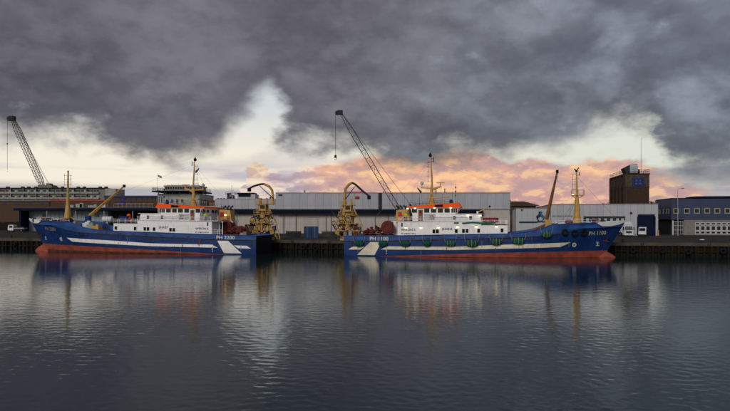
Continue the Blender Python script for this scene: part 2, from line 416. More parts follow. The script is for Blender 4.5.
# ------------------------------------------------------------------ water
def water():
    ang = np.concatenate([np.radians(np.arange(-180, -38, 3.0)), np.radians(np.linspace(-38, 38, 1150)), np.radians(np.arange(41, 180, 3.0))])
    r = [10.0]
    while r[-1] < 175: r.append(r[-1]*1.0052)
    r += [190, 230, 300, 420, 700, 1500, 4000, 9000]
    r = np.array(r); na, nr = len(ang), len(r)
    A, R = np.meshgrid(ang, r)
    x = R*np.sin(A); y = R*np.cos(A)
    fine = (np.abs(A) < radians(38.5)) & (R < 176)
    cell = np.where(fine, np.maximum(R*radians(76/1150), R*.0052), 50.0)
    z = np.zeros_like(x)
    for i in range(120):
        lam = 0.17*(5.5)**(rng.random()**1.1)
        th = rng.normal(radians(78), radians(38))      # travel direction: mostly along the view
        k = 2*pi/lam
        slope = .0054
        amp = slope/k
        ph = rng.random()*2*pi
        att = np.clip((lam/cell-2.2)/2.0, 0, 1)
        z += amp*att*np.sin(k*(x*cos(th)+y*sin(th))+ph)
    # gusts: patches of stronger and weaker ripple
    g = 1+.30*np.sin(x*.07+y*.031+1.0)*np.sin(y*.055-x*.02+.5)+.18*np.sin(x*.19-y*.11+2)+.14*np.sin(x*.05+y*.21)
    z *= np.clip(g, .45, 1.6)
    z = np.where(R > 176, 0, z)
    co = np.stack([x, y, z], -1).reshape(-1, 3)
    co = np.vstack([co, [[0, 0, 0]]])
    i = np.arange(nr-1)[:, None]*na; j = np.arange(na)[None, :]; j2 = (j+1) % na
    q = np.stack([i+j, i+na+j, i+na+j2, i+j2], -1).reshape(-1, 4)
    q = q[:, ::-1]
    c = nr*na
    tri = np.stack([np.full(na, c), np.arange(na), (np.arange(na)+1) % na], -1)[:, ::-1]
    me = bpy.data.meshes.new('harbour_water')
    nl = q.size+tri.size; npoly = len(q)+len(tri)
    me.vertices.add(len(co)); me.vertices.foreach_set('co', co.astype(np.float32).ravel())
    me.loops.add(nl); me.loops.foreach_set('vertex_index', np.concatenate([q.ravel(), tri.ravel()]).astype(np.int32))
    me.polygons.add(npoly)
    st = np.concatenate([np.arange(len(q))*4, len(q)*4+np.arange(len(tri))*3]).astype(np.int32)
    me.polygons.foreach_set('loop_start', st)
    me.polygons.foreach_set('use_smooth', np.ones(npoly, bool))
    me.update(calc_edges=True); me.validate()
    m = bpy.data.materials.new('harbour water'); m.use_nodes = True; nt = m.node_tree; N = nt.nodes; L = nt.links
    b = N['Principled BSDF']
    b.inputs['Base Color'].default_value = (.004, .022, .025, 1); b.inputs['Roughness'].default_value = .06
    b.inputs['IOR'].default_value = 1.40
    tc = N.new('ShaderNodeTexCoord'); hs = []
    for sc, am, dist in ((3.4, .0060, .4), (9.5, .0019, .2), (1.3, .016, .3)):
        mp = N.new('ShaderNodeMapping'); mp.inputs['Scale'].default_value = (.6, 1.0, 1.0); mp.inputs['Rotation'].default_value = (0, 0, radians(12))
        L.new(tc.outputs['Object'], mp.inputs['Vector'])
        n = N.new('ShaderNodeTexNoise'); n.inputs['Scale'].default_value = sc; n.inputs['Detail'].default_value = 3
        n.inputs['Distortion'].default_value = dist
        L.new(mp.outputs[0], n.inputs['Vector'])
        ml = N.new('ShaderNodeMath'); ml.operation = 'MULTIPLY'; ml.inputs[1].default_value = am; L.new(n.outputs['Fac'], ml.inputs[0]); hs.append(ml.outputs[0])
    ad = N.new('ShaderNodeMath'); ad.operation = 'ADD'; L.new(hs[0], ad.inputs[0]); L.new(hs[1], ad.inputs[1])
    ad2 = N.new('ShaderNodeMath'); ad2.operation = 'ADD'; L.new(ad.outputs[0], ad2.inputs[0]); L.new(hs[2], ad2.inputs[1]); ad = ad2
    bp = N.new('ShaderNodeBump'); bp.inputs['Strength'].default_value = 1.0; bp.inputs['Distance'].default_value = 1.0
    L.new(ad.outputs[0], bp.inputs['Height']); L.new(bp.outputs[0], b.inputs['Normal'])
    me.materials.append(m)
    tag(link('water', me, None, (0, 0, .26)), 'dark rippled harbour water in front of the quay', kind='structure')
water()

# ------------------------------------------------------------------ quay
QE = 7.4      # quay face in the frame
g = MB(); A_, B_, C_, D_ = W(-900, QE+.9, QZ), W(900, QE+.9, QZ), W(5200, 7000, QZ), W(-5200, 7000, QZ)
g.add([A_, B_, C_, D_], [(0, 1, 2, 3)])
tag(g.build('ground', M_ASPH), 'asphalt quay apron running back to the sheds', kind='structure')
quay = thing('quay_wall', None, None, W(0, QE, 0), (0, 0, -QA)); quay['label'] = 'dark sheet piled quay wall under a concrete cap'; quay['kind'] = 'structure'
M_COPE = mat('tarred coping concrete', (.075,.066,.052), .85, var=.35, vs=.5, rust=.8, rustcol=(.03,.026,.02), rs=(.6,1), bump=.3)
# concrete cap in cast lengths, each slightly different
for i in range(-17, 13):
    h = random.uniform(-.02, .03)
    MB().box(i*6+.015, i*6+5.985, 0, .9, 2.25+h, QZ+.05+h).build('coping_block', M_COPE, quay)
pile = MB()
w = 1.2
pile.add([(0,.50,-2),(.2,.50,-2),(.4,.12,-2),(.8,.12,-2),(1.0,.50,-2),(1.2,.50,-2)]+[(0,.50,2.35),(.2,.50,2.35),(.4,.12,2.35),(.8,.12,2.35),(1.0,.50,2.35),(1.2,.50,2.35)],
         [(i, i+1, i+7, i+6) for i in range(5)])
pme = pile.mesh('sheet_pile', M_PILE)
for i in range(-84, 65): link('sheet_pile', pme, quay, (i*w, 0, 0))
fm = MB().box(-.16, .16, -.28, .10, -1.5, 2.2).mesh('fender_timber', M_WOOD)
for i in range(-33, 26):
    o = link('fender_timber', fm, quay, (i*3+random.uniform(-.1, .1), 0, random.uniform(-.15, .1)), (0, random.uniform(-.01, .01), 0))
MB().box(-100, 78, -.02, .12, .95, 1.2).build('waling', M_PILE, quay)
M_SLIME = mat('tide mark weed', (.010,.013,.006), .9, var=.6, vs=2)
tm = MB().box(.38, .82, .085, .118, -1, .75).box(0, .2, .46, .498, -1, .75).box(1.0, 1.2, .46, .498, -1, .75).mesh('tide_mark', M_SLIME)
for i in range(-84, 65): link('tide_mark', tm, quay, (i*w, 0, random.uniform(-.12, .12)))
for t in (-86, -18.2, -9.6, 56.0, 68.5):
    l_ = MB()
    for s_ in (-.22, .22): l_.bar((s_, -.42, -.5), (s_, -.42, 2.95), .06)
    for k in range(11): l_.bar((-.22, -.42, -.3+k*.3), (.22, -.42, -.3+k*.3), .04)
    for z in (.6, 2.6): l_.bar((-.22, -.42, z), (-.22, 0, z), .05).bar((.22, -.42, z), (.22, 0, z), .05)
    link('quay_ladder', l_.mesh('quay_ladder', M_WOOD), quay, (t, 0, 0))
qt = MB().torus((0,0,0), .42, .19, 'y', 18, 8).mesh('quay_tyre', M_BLACK)
for t, z in ((-90.5, 1.3), (-83, 1.2), (-15.5, 1.35), (-12.6, 1.1), (54.2, 1.25), (59.8, 1.3), (64.6, 1.15), (71, 1.3)):
    ob = link('quay_tyre', qt, quay, (t, -.52, z)); MB().bar((0,.05,.5), (0,.25,2.5-z), .04).build('tyre_chain', M_PILE, ob)

def bollard(t, label, col=M_DARK, s=1.0, d=None):
    o = thing('mooring_bollard', label, 'bollard', W(t, QE+.55 if d is None else d, QZ+.06), (0,0,-QA), 'mooring bollards along the quay edge')
    MB().cyl((0,0,0), (0,0,.12), .32*s, n=14).build('base', M_DARK, o)
    MB().tube([(0,0,.1),(0,0,.35),(0,0,.45)], [.17*s,.16*s,.2*s], 12).build('post', M_DARK, o)
    MB().tube([(0,0,.45),(0,0,.52),(0,0,.62),(0,0,.66)], [.22*s,.36*s,.34*s,.2*s], 14).build('cap', col, o)
    return o
bollard(-92, 'dark mooring bollard at the left end of the quay, by the small flatbed lorry')
bollard(-22.5, 'dark mooring bollard between the two ships, by the left yellow crane')
bollard(-8, 'dark mooring bollard between the two ships, by the right yellow crane')
bollard(52.5, 'dark mooring bollard just beyond the bow of the right ship')
tt, _ = F(702, 240.5, 9.8)
bollard(tt, 'pale capped mooring bollard standing out on the quay before the blue office', M_VEH, 1.3, 9.8)

def clad(root, x0, x1, z0, z1, y, n, m, name='wall_panel', th=.12, gap=.05, alt=None):
    w = (x1-x0)/n; me = MB().box(gap/2, w-gap/2, -th, 0, 0, z1-z0).mesh(name, m)
    me2 = MB().box(gap/2, w-gap/2, -th, 0, 0, z1-z0).mesh(name, alt) if alt else me
    for i in range(n): link(name, me2 if (alt and i % 3 == 1) else me, root, (x0+i*w, y, z0))
def win(root, x0, x1, z0, z1, y, nx=1, nz=1, fr=.08, mfr=M_WHITEB, mgl=M_GLASS, name='window', dep=.10):
    """framed window standing on a wall plane y (outside is -y)"""
    f = MB().use(0)
    f.box(x0, x0+fr, y-dep, y, z0, z1); f.box(x1-fr, x1, y-dep, y, z0, z1); f.box(x0+fr, x1-fr, y-dep, y, z0, z0+fr); f.box(x0+fr, x1-fr, y-dep, y, z1-fr, z1)
    for i in range(1, nx):
        c = x0+(x1-x0)*i/nx; f.box(c-fr*.4, c+fr*.4, y-dep*.8, y, z0+fr, z1-fr)
    for i in range(1, nz):
        c = z0+(z1-z0)*i/nz; f.box(x0+fr, x1-fr, y-dep*.75, y, c-fr*.4, c+fr*.4)
    f.use(1).box(x0+fr, x1-fr, y-dep*.3, y-.003, z0+fr, z1-fr)
    return f.build(name, [mfr, mgl], root)

# ---- big grey cold store, front parallel to the picture at Y = 205
YB = 205.0
def BX(px): return (px-365)/FL*YB
def BZ(py): return HC+(HY-py)/FL*YB-QZ
def big_store():
    o = thing('cold_store', 'long grey clad cold store behind the ships, navy fascia over pale walls', 'warehouse', (0, YB, QZ))
    x0, xm, x1 = BX(276), BX(381), BX(510)
    zt, zf1, zf0 = BZ(193.2), BZ(209.4), BZ(213.7)
    b = MB(); b.box(x0+.1, x1-.1, .06, 70, 0, zt-.1)
    b.build('wall', M_BEIGE, o)
    clad(o, x0, xm-.9, zf1, zt, -.3, 13, M_GREYP, alt=M_GREYP2); clad(o, xm+.3, x1, zf1, zt, -.3, 17, M_GREYP2, alt=M_GREYP)
    MB().box(xm-.85, xm+.25, -.62, -.1, zf1, zt+.05).build('downpipe', M_DARK, o)
    MB().box(x0-.1, x1+.1, -.55, 70, zt, zt+.22).build('roof', M_STEEL, o)
    MB().box(x0-.05, x0, -.3, 60, zf1, zt).build('end_wall', M_GREYP, o)
    MB().box(BX(276), BX(481.5), -2.2, -.1, zf0, zf1).build('fascia', M_NAVY, o)
    MB().box(BX(276)+.2, BX(481.5)-.2, -2.1, -.1, zf0-.25, zf0-.02).build('soffit', M_DARK, o)
    # pale block bays under the fascia
    clad(o, x0, x1, 0, zf0-.3, 0, 34, M_BEIGE, 'wall_bay', gap=.04)
    for px in (283.5, 296, 326, 331, 375, 388): MB().box(BX(px)-.12, BX(px)+.12, -.5, -.13, 0, zf0-.3).build('column', M_STEEL, o)
    d = MB().use(0).box(BX(305), BX(318), -.22, -.125, 0, BZ(217.5)).use(1)
    for k in range(9): d.box(BX(305)+.1, BX(318)-.1, -.26, -.22, .1+k*.58, .62+k*.58)
    d.build('roller_door', [M_STEEL, M_BEIGE], o)
    MB().use(0).box(BX(355), BX(359.5), -.5, -.42, BZ(199.3), BZ(196.3)).use(1).box(BX(355.6), BX(356.9), -.53, -.5, BZ(198.8), BZ(196.9)).box(BX(357.6), BX(358.9), -.53, -.5, BZ(198.8), BZ(196.9)).build('sign', [M_REDP, M_OX], o)
    MB().box(BX(278.5), BX(282.5), -.5, -.42, BZ(196), BZ(194.3)).build('name_plate', M_DARK, o)
    MB().rail([(BX(344), .5, zt+.2), (BX(362), .5, zt+.2)], .35, .06).build('roof_rail', M_REDP, o)
    for px, h in ((304, 1.0), (446, 1.6), (384, .7), (437, 1.2)): MB().box(BX(px)-.15, BX(px)+.15, 3, 3.3, zt+.2, zt+.2+h).build('vent_pipe', M_DARK, o)
big_store()
def left_store():
    o = thing('fish_store', 'lower grey shed left of the cold store with a rooftop plant room', 'warehouse', (0, YB, QZ))
    x0, x1 = BX(215), BX(275.8)
    zt, zf1, zf0 = BZ(199.2), BZ(209.2), BZ(213.6)
    MB().box(x0+.1, x1-.1, .06, 60, 0, zt-.1).build('wall', M_BEIGE, o)
    clad(o, x0, x1, zf1, zt, -.2, 9, M_GREYP2, alt=M_GREYP)
    MB().box(x0-.1, x1, -.4, 60, zt, zt+.2).build('roof', M_STEEL, o)
    MB().box(x0, x1, -2.0, -.1, zf0, zf1).build('fascia', M_NAVY, o)
    clad(o, x0, x1, 0, zf0-.05, 0, 10, M_BEIGE, 'wall_bay', gap=.04)
    for px in (233.5, 236.8, 262): MB().box(BX(px)-.1, BX(px)+.1, -.5, -.13, 0, zf0).build('column', M_STEEL, o)
    MB().box(BX(245), BX(254), -.3, -.125, 0, BZ(224.5)).build('door', M_NAVYD, o)
    # rooftop plant room and machinery
    r = MB().use(0).box(BX(235), BX(253), 4, 11, zt+.2, zt+1.9).use(1).box(BX(235)-.15, BX(252), 3.9, 10, zt+1.95, zt+2.4)
    r.box(BX(236), BX(248.5), 3.85, 4.0, zt+1.0, zt+1.9)
    for i in range(6): r.box(BX(236)+i*.75, BX(236)+i*.75+.1, 3.8, 3.9, zt+1.0, zt+2.3)
    r.build('plant_room', [M_GREYP2, M_NAVY], o)
    q = MB().use(0)
    q.box(BX(224.5), BX(232), 3, 6, zt+.2, zt+.5).box(BX(224.8), BX(228), 3.2, 5, zt+.5, zt+2.2).box(BX(229), BX(231.5), 3.2, 5, zt+.5, zt+1.5)
    q.rail([(BX(223.5), 3, zt+1.6), (BX(233), 3, zt+1.6), (BX(233), 6, zt+1.6)], .9, .04)
    q.bar((BX(229.2), 4, zt+1.5), (BX(229.2), 4, zt+5.0), .1)
    for z in (2.0, 2.6): q.bar((BX(223.8), 4, zt+z), (BX(233), 4.6, zt+z), .13)
    q.use(1).box(BX(227.6), BX(229.4), 3.0, 3.2, zt+1.0, zt+1.8).box(BX(230), BX(231.2), 3.0, 3.2, zt+.6, zt+1.2)
    q.build('roof_machinery', [M_DARK, M_STEEL], o)
    for px in (216, 219, 222, 268.8): MB().box(BX(px)-.25, BX(px)+.25, 3, 3.5, zt+.2, zt+.5+.4*(px == 268.8)).build('vent_pipe', M_DARK, o)
left_store()

# ---- small rooftop clutter / low link building between office and left shed
def link_block():
    o = thing('link_building', 'small cluttered low building with dark red roof edges between white office and grey shed', 'building', (0, 212, QZ))
    X = lambda p: (p-365)/FL*212; Z = lambda p: HC+(HY-p)/FL*212-QZ
    MB().box(X(199), X(216), 0, 20, 0, Z(206)).build('wall', M_BEIGE, o)
    MB().box(X(209), X(214.6), 0, 6, Z(206), Z(202)).build('roof_room', M_CONC, o)
    MB().box(X(208.6), X(215), -.4, 6.4, Z(202), Z(200.3)).build('roof_edge', M_OX, o)
    MB().box(X(209.5), X(214), -.1, 0, Z(205.6), Z(202.8)).build('shutter', M_BROWN, o)
    m = MB().use(0).box(X(200.4), X(206.2), 1, 5, Z(206), Z(200)).use(1)
    for p in (200.6, 202.4, 204.2, 205.9): m.box(X(p), X(p)+.25, .8, 1, Z(206), Z(199.4))
    m.box(X(200.4), X(206.4), .7, .9, Z(200.6), Z(199.6)); m.rail([(X(199.5), 0, Z(206)), (X(209), 0, Z(206))], 1.1, .04)
    m.build('roof_plant', [M_CONCL, M_DARK], o)
link_block()

# ---- white harbour office with roof deck and glazed pavilion
def office():
    Y = 236; X = lambda p: (p-365)/FL*Y; Z = lambda p: HC+(HY-p)/FL*Y-QZ
    o = thing('harbour_office', 'white harbour office with a glazed lookout pavilion on its roof deck', 'building', (0, Y, QZ))
    MB().box(X(157.6), X(199.5), 0, 22, 0, Z(194.3)).build('wall', mat('dim office render', (.34,.35,.36), .6, var=.12, vs=.4, rust=.5, rustcol=(.2,.2,.19), rs=(.8,.15)), o)
    MB().box(X(157.2), X(199.9), -.25, 22.2, Z(194.3), Z(193.7)).build('parapet', M_CONCL, o)
    win(o, X(158.5), X(160), Z(203), Z(197), 0, 1, 4); win(o, X(161), X(162.6), Z(203), Z(197), 0, 1, 4)
    for p in (166, 171, 176, 181, 192): win(o, X(p), X(p+2.6), Z(203), Z(199), 0, 2, 1)
    MB().box(X(154.5), X(201), -3, 17, Z(192.2), Z(190.9)).build('roof_deck', M_NAVY, o)
    c = MB()
    for p in (159, 166, 173, 180, 190, 197):
        for yy in (-1, 12): MB().box(X(p), X(p)+.3, yy, yy+.3, Z(193.7), Z(192.2)).build('deck_post', M_STEEL, o)
    MB().rail([(X(154.6), 15, Z(190.9)), (X(154.6), -2.9, Z(190.9)), (X(200.8), -2.9, Z(190.9)), (X(200.8), 15, Z(190.9))], 1.3, .045, 2.0, 3).build('railing', M_DARK, o)
    p_ = MB().use(0).box(X(163.6), X(198.5), 1, 12, Z(190.9), Z(189.2)).box(X(163.2), X(199), .6, 12.4, Z(186.6), Z(185.3))
    p_.use(1).box(X(164), X(198.2), 1.25, 11.7, Z(189.2), Z(186.6))
    p_.build('pavilion', [M_CONCL, M_GLASS], o)
    me = MB().box(0, .28, -.1, .2, Z(189.2), Z(186.6)).mesh('mullion', M_CONCL)
    for i in range(15): link('mullion', me, o, (X(163.8)+i*(X(198.2)-X(163.8))/14, 1.05, 0))
    rf = MB()
    for p in (164.5, 168.5, 172, 176, 181, 190, 194): rf.box(X(p), X(p)+1.0, 3, 5, Z(185.3), Z(184.6))
    rf.rail([(X(164), .9, Z(185.3)), (X(198), .9, Z(185.3))], .5, .04, 2.5, 1)
    rf.build('roof_units', M_CONC, o)
    f = thing('flagpole', 'thin flagpole with a small grey flag on the roof deck of the white office', 'flagpole', P(157.8, 191, Y))
    h = (191-174)/FL*Y
    MB().cyl((0,0,0), (0,0,h), .06, .035).build('pole', M_STEEL, f)
    fl = MB(); n = 6
    vs = []
    for i in range(n+1):
        u = i/n
        vs += [(.05+u*1.5, .22*sin(u*6), h-.3-u*.55), (.05+u*1.5, .22*sin(u*6+.6), h-1.1-u*.55*1.2)]
    fl.add(vs, [(2*i, 2*i+1, 2*i+3, 2*i+2) for i in range(n)]); fo = fl.build('flag', M_FLAGG, f)
    fo.modifiers.new('thick', 'SOLIDIFY').thickness = .03
office()

# ---- white and grey low shed on the right with the blue logo
def right_shed():
    a = -QA
    Y0 = W(0, 62).y
    # block B (taller, right)
    def blk(px0, px1, d, ptop, name, label):
        t0, _ = F(px0, 220, d); t1, _ = F(px1, 220, d); _, zt = F((px0+px1)/2, ptop, d)
        o = thing(name, label, 'warehouse', W(t0, d, QZ), (0, 0, a))
        return o, t1-t0, zt-QZ, t0
    d = 66
    o, w_, h, t0 = blk(550.5, 658, d, 204.4, 'fish_hall', 'pale grey fish hall with a navy gate, left of the blue office')
    LX = lambda px, dd=d: F(px, 220, dd)[0]-t0
    LZ = lambda px, py, dd=d: F(px, py, dd)[1]-QZ
    MB().box(.05, w_-.05, .1, 50, 0, h-.1).build('wall', M_GREYP2, o)
    clad(o, 0, w_, 0, h, 0, 16, M_GREYP2, gap=.04, alt=M_GREYP)
    MB().box(-.1, w_, -.3, 50, h, h+.18).build('roof', M_STEEL, o)
    y = -.12
    MB().box(LX(583.5), LX(625), y-.1, y-.003, LZ(604, 221.5), LZ(604, 216.3)).build('loading_band', M_DARK, o)
    for p in (586, 592, 598, 604, 610, 616, 621): MB().box(LX(p), LX(p+2.6), y-.2, y-.1, LZ(604, 221.3), LZ(604, 218.4)).build('band_window', M_PBLUE, o)
    MB().box(LX(637), LX(655.4), y-.12, y-.003, .0, LZ(646, 216.4)).build('gate', M_NAVYD, o)
    g_ = MB()
    for i in range(8): g_.box(LX(637)+.2, LX(655.4)-.2, y-.16, y-.12, .2+i*.78, .8+i*.78)
    g_.build('gate_panels', M_NAVYD, o)
    MB().ball((LX(630.8), y-.2, LZ(630, 213)), .35, .2, .35).build('wall_lamp', M_DARK, o)
    MB().box(LX(654.8)+.6, LX(656)+.6, -.8, -.5, 0, 1.6).build('guard_post', M_YEL, o)
    wall_text('DEN HAAG & ZOON BV', LX(552), LX(573), y-.02, LZ(562, 217.0), .5, M_TEAL, o, 'lettering')
    # block A (lower, left, with the logo)
    o2, w2, h2, t2 = blk(516, 550, d-.6, 208.6, 'white_shed', 'low white shed with a dark blue stripe and twin blue sea horse emblem')
    d2 = d-.6; LX2 = lambda px: F(px, 220, d2)[0]-t2; LZ2 = lambda px, py: F(px, py, d2)[1]-QZ
    MB().box(.05, w2-.05, .1, 40, 0, h2-.1).build('wall', M_GREYP2, o2)
    clad(o2, 0, w2, 0, h2, 0, 6, M_GREYP2, gap=.04)
    MB().box(-.1, w2, -.25, 40, h2, h2+.15).build('roof', M_STEEL, o2)
    y = -.15; zs = LZ2(530, 223.2); ze = LZ2(530, 221.4)
    MB().box(LX2(519), LX2(537), y, -.125, zs, ze).build('stripe', M_TEAL, o2)
    xa = LX2(537); k = (LX2(545)-LX2(537))/8
    st = MB()
    pts = [(xa, zs), (xa+1.4*k, zs+.55), (xa+2.6*k, zs+.1), (xa+4*k, zs+.45), (xa+6*k, zs+.1), (xa+7.5*k, zs+.35)]
    for p, q in zip(pts, pts[1:]): st.bar((p[0], y, p[1]+.2), (q[0], y, q[1]+.2), .05, .45)
    st.build('stripe_wave', M_TEAL, o2)
    for i, (px, mm) in enumerate(((538.5, M_TEAL), (542.2, mat('light teal paint', (.03,.15,.22), .5)))):
        e = MB(); cx = LX2(px); z0 = LZ2(540, 219.6)
        sgn = 1 if i == 0 else -1
        e.tube([(cx+.1*sgn, y, z0-.3), (cx-.35*sgn, y, z0+.1), (cx-.4*sgn, y, z0+.7), (cx+.15*sgn, y, z0+1.2), (cx+.4*sgn, y, z0+1.7), (cx+.1*sgn, y, z0+2.15)], [.1,.18,.38,.45,.3,.2], 8)
        e.tube([(cx+.1*sgn, y, z0+2.1), (cx+.5*sgn, y, z0+2.3), (cx+.85*sgn, y, z0+2.1)], [.28,.22,.1], 8)
        e.build('emblem', mm, o2, True)
    MB().box(LX2(521), LX2(522.5), -.5, -.1, h2-.55, h2-.2).build('wall_lamp', M_DARK, o2)
right_shed()

def roof_house():
    Y = 260; X = lambda p: (p-365)/FL*Y; Z = lambda p: HC+(HY-p)/FL*Y-QZ
    o = thing('hipped_roof_house', 'brown tiled hipped roof building behind the low white shed', 'building', (0, Y, QZ))
    MB().box(X(506), X(536), 0, 14, 0, Z(206)).build('wall', M_BRICKM, o)
    x0, x1, z0, z1 = X(504.5), X(540), Z(206), Z(200.8)
    r = MB(); r.add([(x0,-1,z0),(x1,-1,z0),(x1,15,z0),(x0,15,z0),(x0+2,7,z1),(x1-5,7,z1)], [(0,1,5,4),(1,2,5),(2,3,4,5),(3,0,4),(3,2,1,0)])
    r.build('roof', M_ROOF, o)
    t = MB().box(0, (x1-x0)-.6, -.05, .05, 0, .12).mesh('tile_course', M_ROOF)
    for k in range(1, 5):
        u = k/5.5; link('tile_course', t, o, (x0+.3+2*u, -1+8*u, z0+(z1-z0)*u+.03), None, (1-.18*u, 1, 1))
    c = MB().box(X(512), X(513.6), 5, 6.5, z1-1, z1+.6); c.build('chimney', M_BRICKM, o)
    MB().box(X(508), X(515), -.1, 0, Z(214), Z(210)).build('window', M_GLASS, o)
roof_house()

# ---- brick silo tower
def tower():
    d = 112
    t0, _ = F(625, 200, d); t1, _ = F(649.2, 200, d); zt = F(637, 174.6, d)[1]-QZ
    w_ = t1-t0
    dep = 26.0
    zb = F(637, 187.4, d)[1]-QZ
    o = thing('brick_tower', 'tall dark brick tower with a blue window and a railed roof behind the fish hall', 'tower', W(t0, d, QZ), (0,0,-QA))
    MB().box(0, w_, 0, dep, 0, zb).build('lower_wall', M_BRICKD, o)
    MB().box(.02, w_-.02, .02, dep, zb, zt).build('upper_wall', M_TAN, o)
    MB().box(-.25, w_+.25, -.25, dep+.2, zt, zt+.45).build('parapet', M_BRICKD, o)
    MB().box(-.1, w_+.1, -.1, dep+.1, zb-.15, zb+.25).build('string_course', M_BRICKD, o)
    for i in range(5):
        yy = .6+i*(dep-1.8)/4
        MB().box(-.35, -.002, yy, yy+1.2, 0, zt-.05).build('pilaster', M_BRICKD, o)
    for i in range(4):
        yy = .6+(i+.5)*(dep-1.8)/4+.1
        MB().box(-.12, -.002, yy-.6, yy+1.7, zb+1.2, zt-1.0).build('side_recess', M_DARK, o)
    for x in (.0, w_-.6): MB().box(x, x+.6, -.3, -.002, zb+.3, zt-.03).build('corner_pier', M_TAN, o)
    # course bands on the front
    cb = MB().box(.1, w_-.1, -.06, -.002, 0, .12).mesh('brick_band', M_BRICKD)
    for i in range(12): link('brick_band', cb, o, (0, 0, 9.5+i*.85) if 9.5+i*.85 < zb-.3 else (0, 0, 9.3-(i*.85)))
    LX = lambda px: F(px, 190, d)[0]-t0
    LZ = lambda py: F(637, py, d)[1]-QZ
    win(o, LX(632), LX(644.5), LZ(186.3), LZ(177.6), -.0, 2, 2, .75, M_BLUEP, M_GLASS, dep=.25)
    wf = MB(); 
    for cx in (LX(636.4), LX(640.3)):
        for cz in (LZ(183.5), LZ(180.3)): wf.box(cx-.42, cx+.42, -.16, -.12, cz-.42, cz+.42)
    wf.build('inner_pane', mat('dim pane', (.07,.10,.14), .3), o)
    MB().rail([(0, dep, zt+.45), (0, 0, zt+.45), (w_, 0, zt+.45), (w_, dep, zt+.45)], 1.5, .05, 1.6, 2).build('roof_railing', M_DARK, o)
    # rooftop machine room
    x0, x1 = LX(626.2), LX(638.5); z1 = zt+.45; z2 = LZ(163.6)
    b = MB(); b.prism([(x0+.6, z1), (x1, z1), (x1+.1, z2+.1), (x0+2.3, z2), (x0-.3, z2-1.4)], 2.0, 7.5)
    b.build('machine_room', M_DARK, o)
    g2 = MB().use(0).box(LX(631.2), x1+.05, 1.7, 2.0, z1+.4, z2-.1).use(1)
    for i in range(4):
        c = LX(631.2)+.15+i*.68
        for k in range(3): g2.box(c, c+.52, 1.6, 1.7, z1+.6+k*.85, z1+1.3+k*.85)
    g2.build('glazed_front', [M_WHITEB, M_PBLUE], o)
    MB().box(LX(639.2), LX(642), 3, 5, z1, z1+1.7).build('roof_cabin', M_DARK, o)
    MB().cyl((LX(642.5), 2, z1), (LX(642.5), 2, F(642.5, 137, d)[1]-QZ), .09, .04, 6).build('aerial', M_STEEL, o)
    # dark strips down the brick front
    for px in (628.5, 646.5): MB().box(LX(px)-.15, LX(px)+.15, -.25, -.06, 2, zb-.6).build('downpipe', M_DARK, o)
tower()

# ---- blue office on the right
def blue_office():
    d = 75.0
    t0, _ = F(671.5, 200, d); o = thing('blue_office', 'two storey navy clad office with pale framed windows at the right edge', 'building', W(t0, d, QZ), (0,0,-QA))
    LX = lambda px: F(px, 200, d)[0]-t0
    LZ = lambda px, py: F(px, py, d)[1]-QZ
    w_ = LX(760); zt = LZ(700, 198.7); zc = LZ(700, 219.3)
    dep = 16.0
    MB().box(.05, w_, .05, dep, zc, zt-.1).build('upper_wall', M_NAVYC, o)
    # ribbed cladding courses
    n = 9; h = (zt-zc)/n
    me = MB().box(0, w_, -.10, .04, .02, h-.02).mesh('cladding_board', M_NAVYC); me2 = MB().box(-.10, .04, .05, dep, .02, h-.02).mesh('cladding_board', M_NAVYC)
    for i in range(n): link('cladding_board', me, o, (0, 0, zc+i*h)); link('cladding_board', me2, o, (0, 0, zc+i*h))
    MB().box(-.2, w_, -.25, dep, zt, zt+.25).build('roof_edge', M_NAVY, o)
    MB().box(LX(684), w_, .3, dep, 0, zc).build('lower_wall', M_CONC, o)
    MB().box(.6, LX(684), 3.0, dep, 0, zc).build('entrance_wall', M_DARK, o)
    MB().box(-.05, LX(684), .0, 3.0, zc-.2, zc-.01).build('soffit', M_DARK, o)
    for x in (.3, ): MB().box(x, x+.35, .3, .65, 0, zc-.2).build('column', M_WHITEB, o)
    win(o, LX(674), LX(684)-.1, .2, zc-.6, .6, 4, 3, .1)
    for px in (673.0, 683.5, 693.6, 703.8, 714.0, 724.2, 734.4, 744.6):
        win(o, LX(px), LX(px+6), LZ(700, 213.7), LZ(700, 208.1), -.1, 1, 1, .28, mat('window frame yellowish white', (.26,.27,.22), .5), M_GLASS, dep=.15)
    # windows in the receding side
    for i, yy in enumerate((2.2, 4.6, 8.0, 11.4, 13.6)):
        MB().use(0).box(-.2, -.1, yy, yy+1.3, LZ(700, 213.5), LZ(700, 208.8)).use(1).box(-.22, -.2, yy+.2, yy+1.1, LZ(700, 213)+.1, LZ(700, 209.3)).build('side_window', [MATS['window frame yellowish white'], M_GLASS], o)
    # glazed white framed front
    z0, z1 = LZ(700, 234.2), LZ(700, 222.3)
    x = LX(695); wcol = LX(700.3)-LX(695)
    for i in range(12):
        for (a_, b_) in ((0, .27), (.29, .72), (.76, 1.0)):
            win(o, x+i*wcol+.06, x+(i+1)*wcol-.06, z0+(z1-z0)*a_, z0+(z1-z0)*b_, .3, 1, 1, .2, M_WHITEB, M_GLASS, dep=.14)
    MB().box(x-.1, x+12*wcol, .12, .29, z0-.3, z0-.01).build('sill', M_CONC, o)
    MB().box(LX(700), w_, 4, dep-3, zt+.25, zt+.9).build('roof_box', M_NAVY, o)
blue_office()

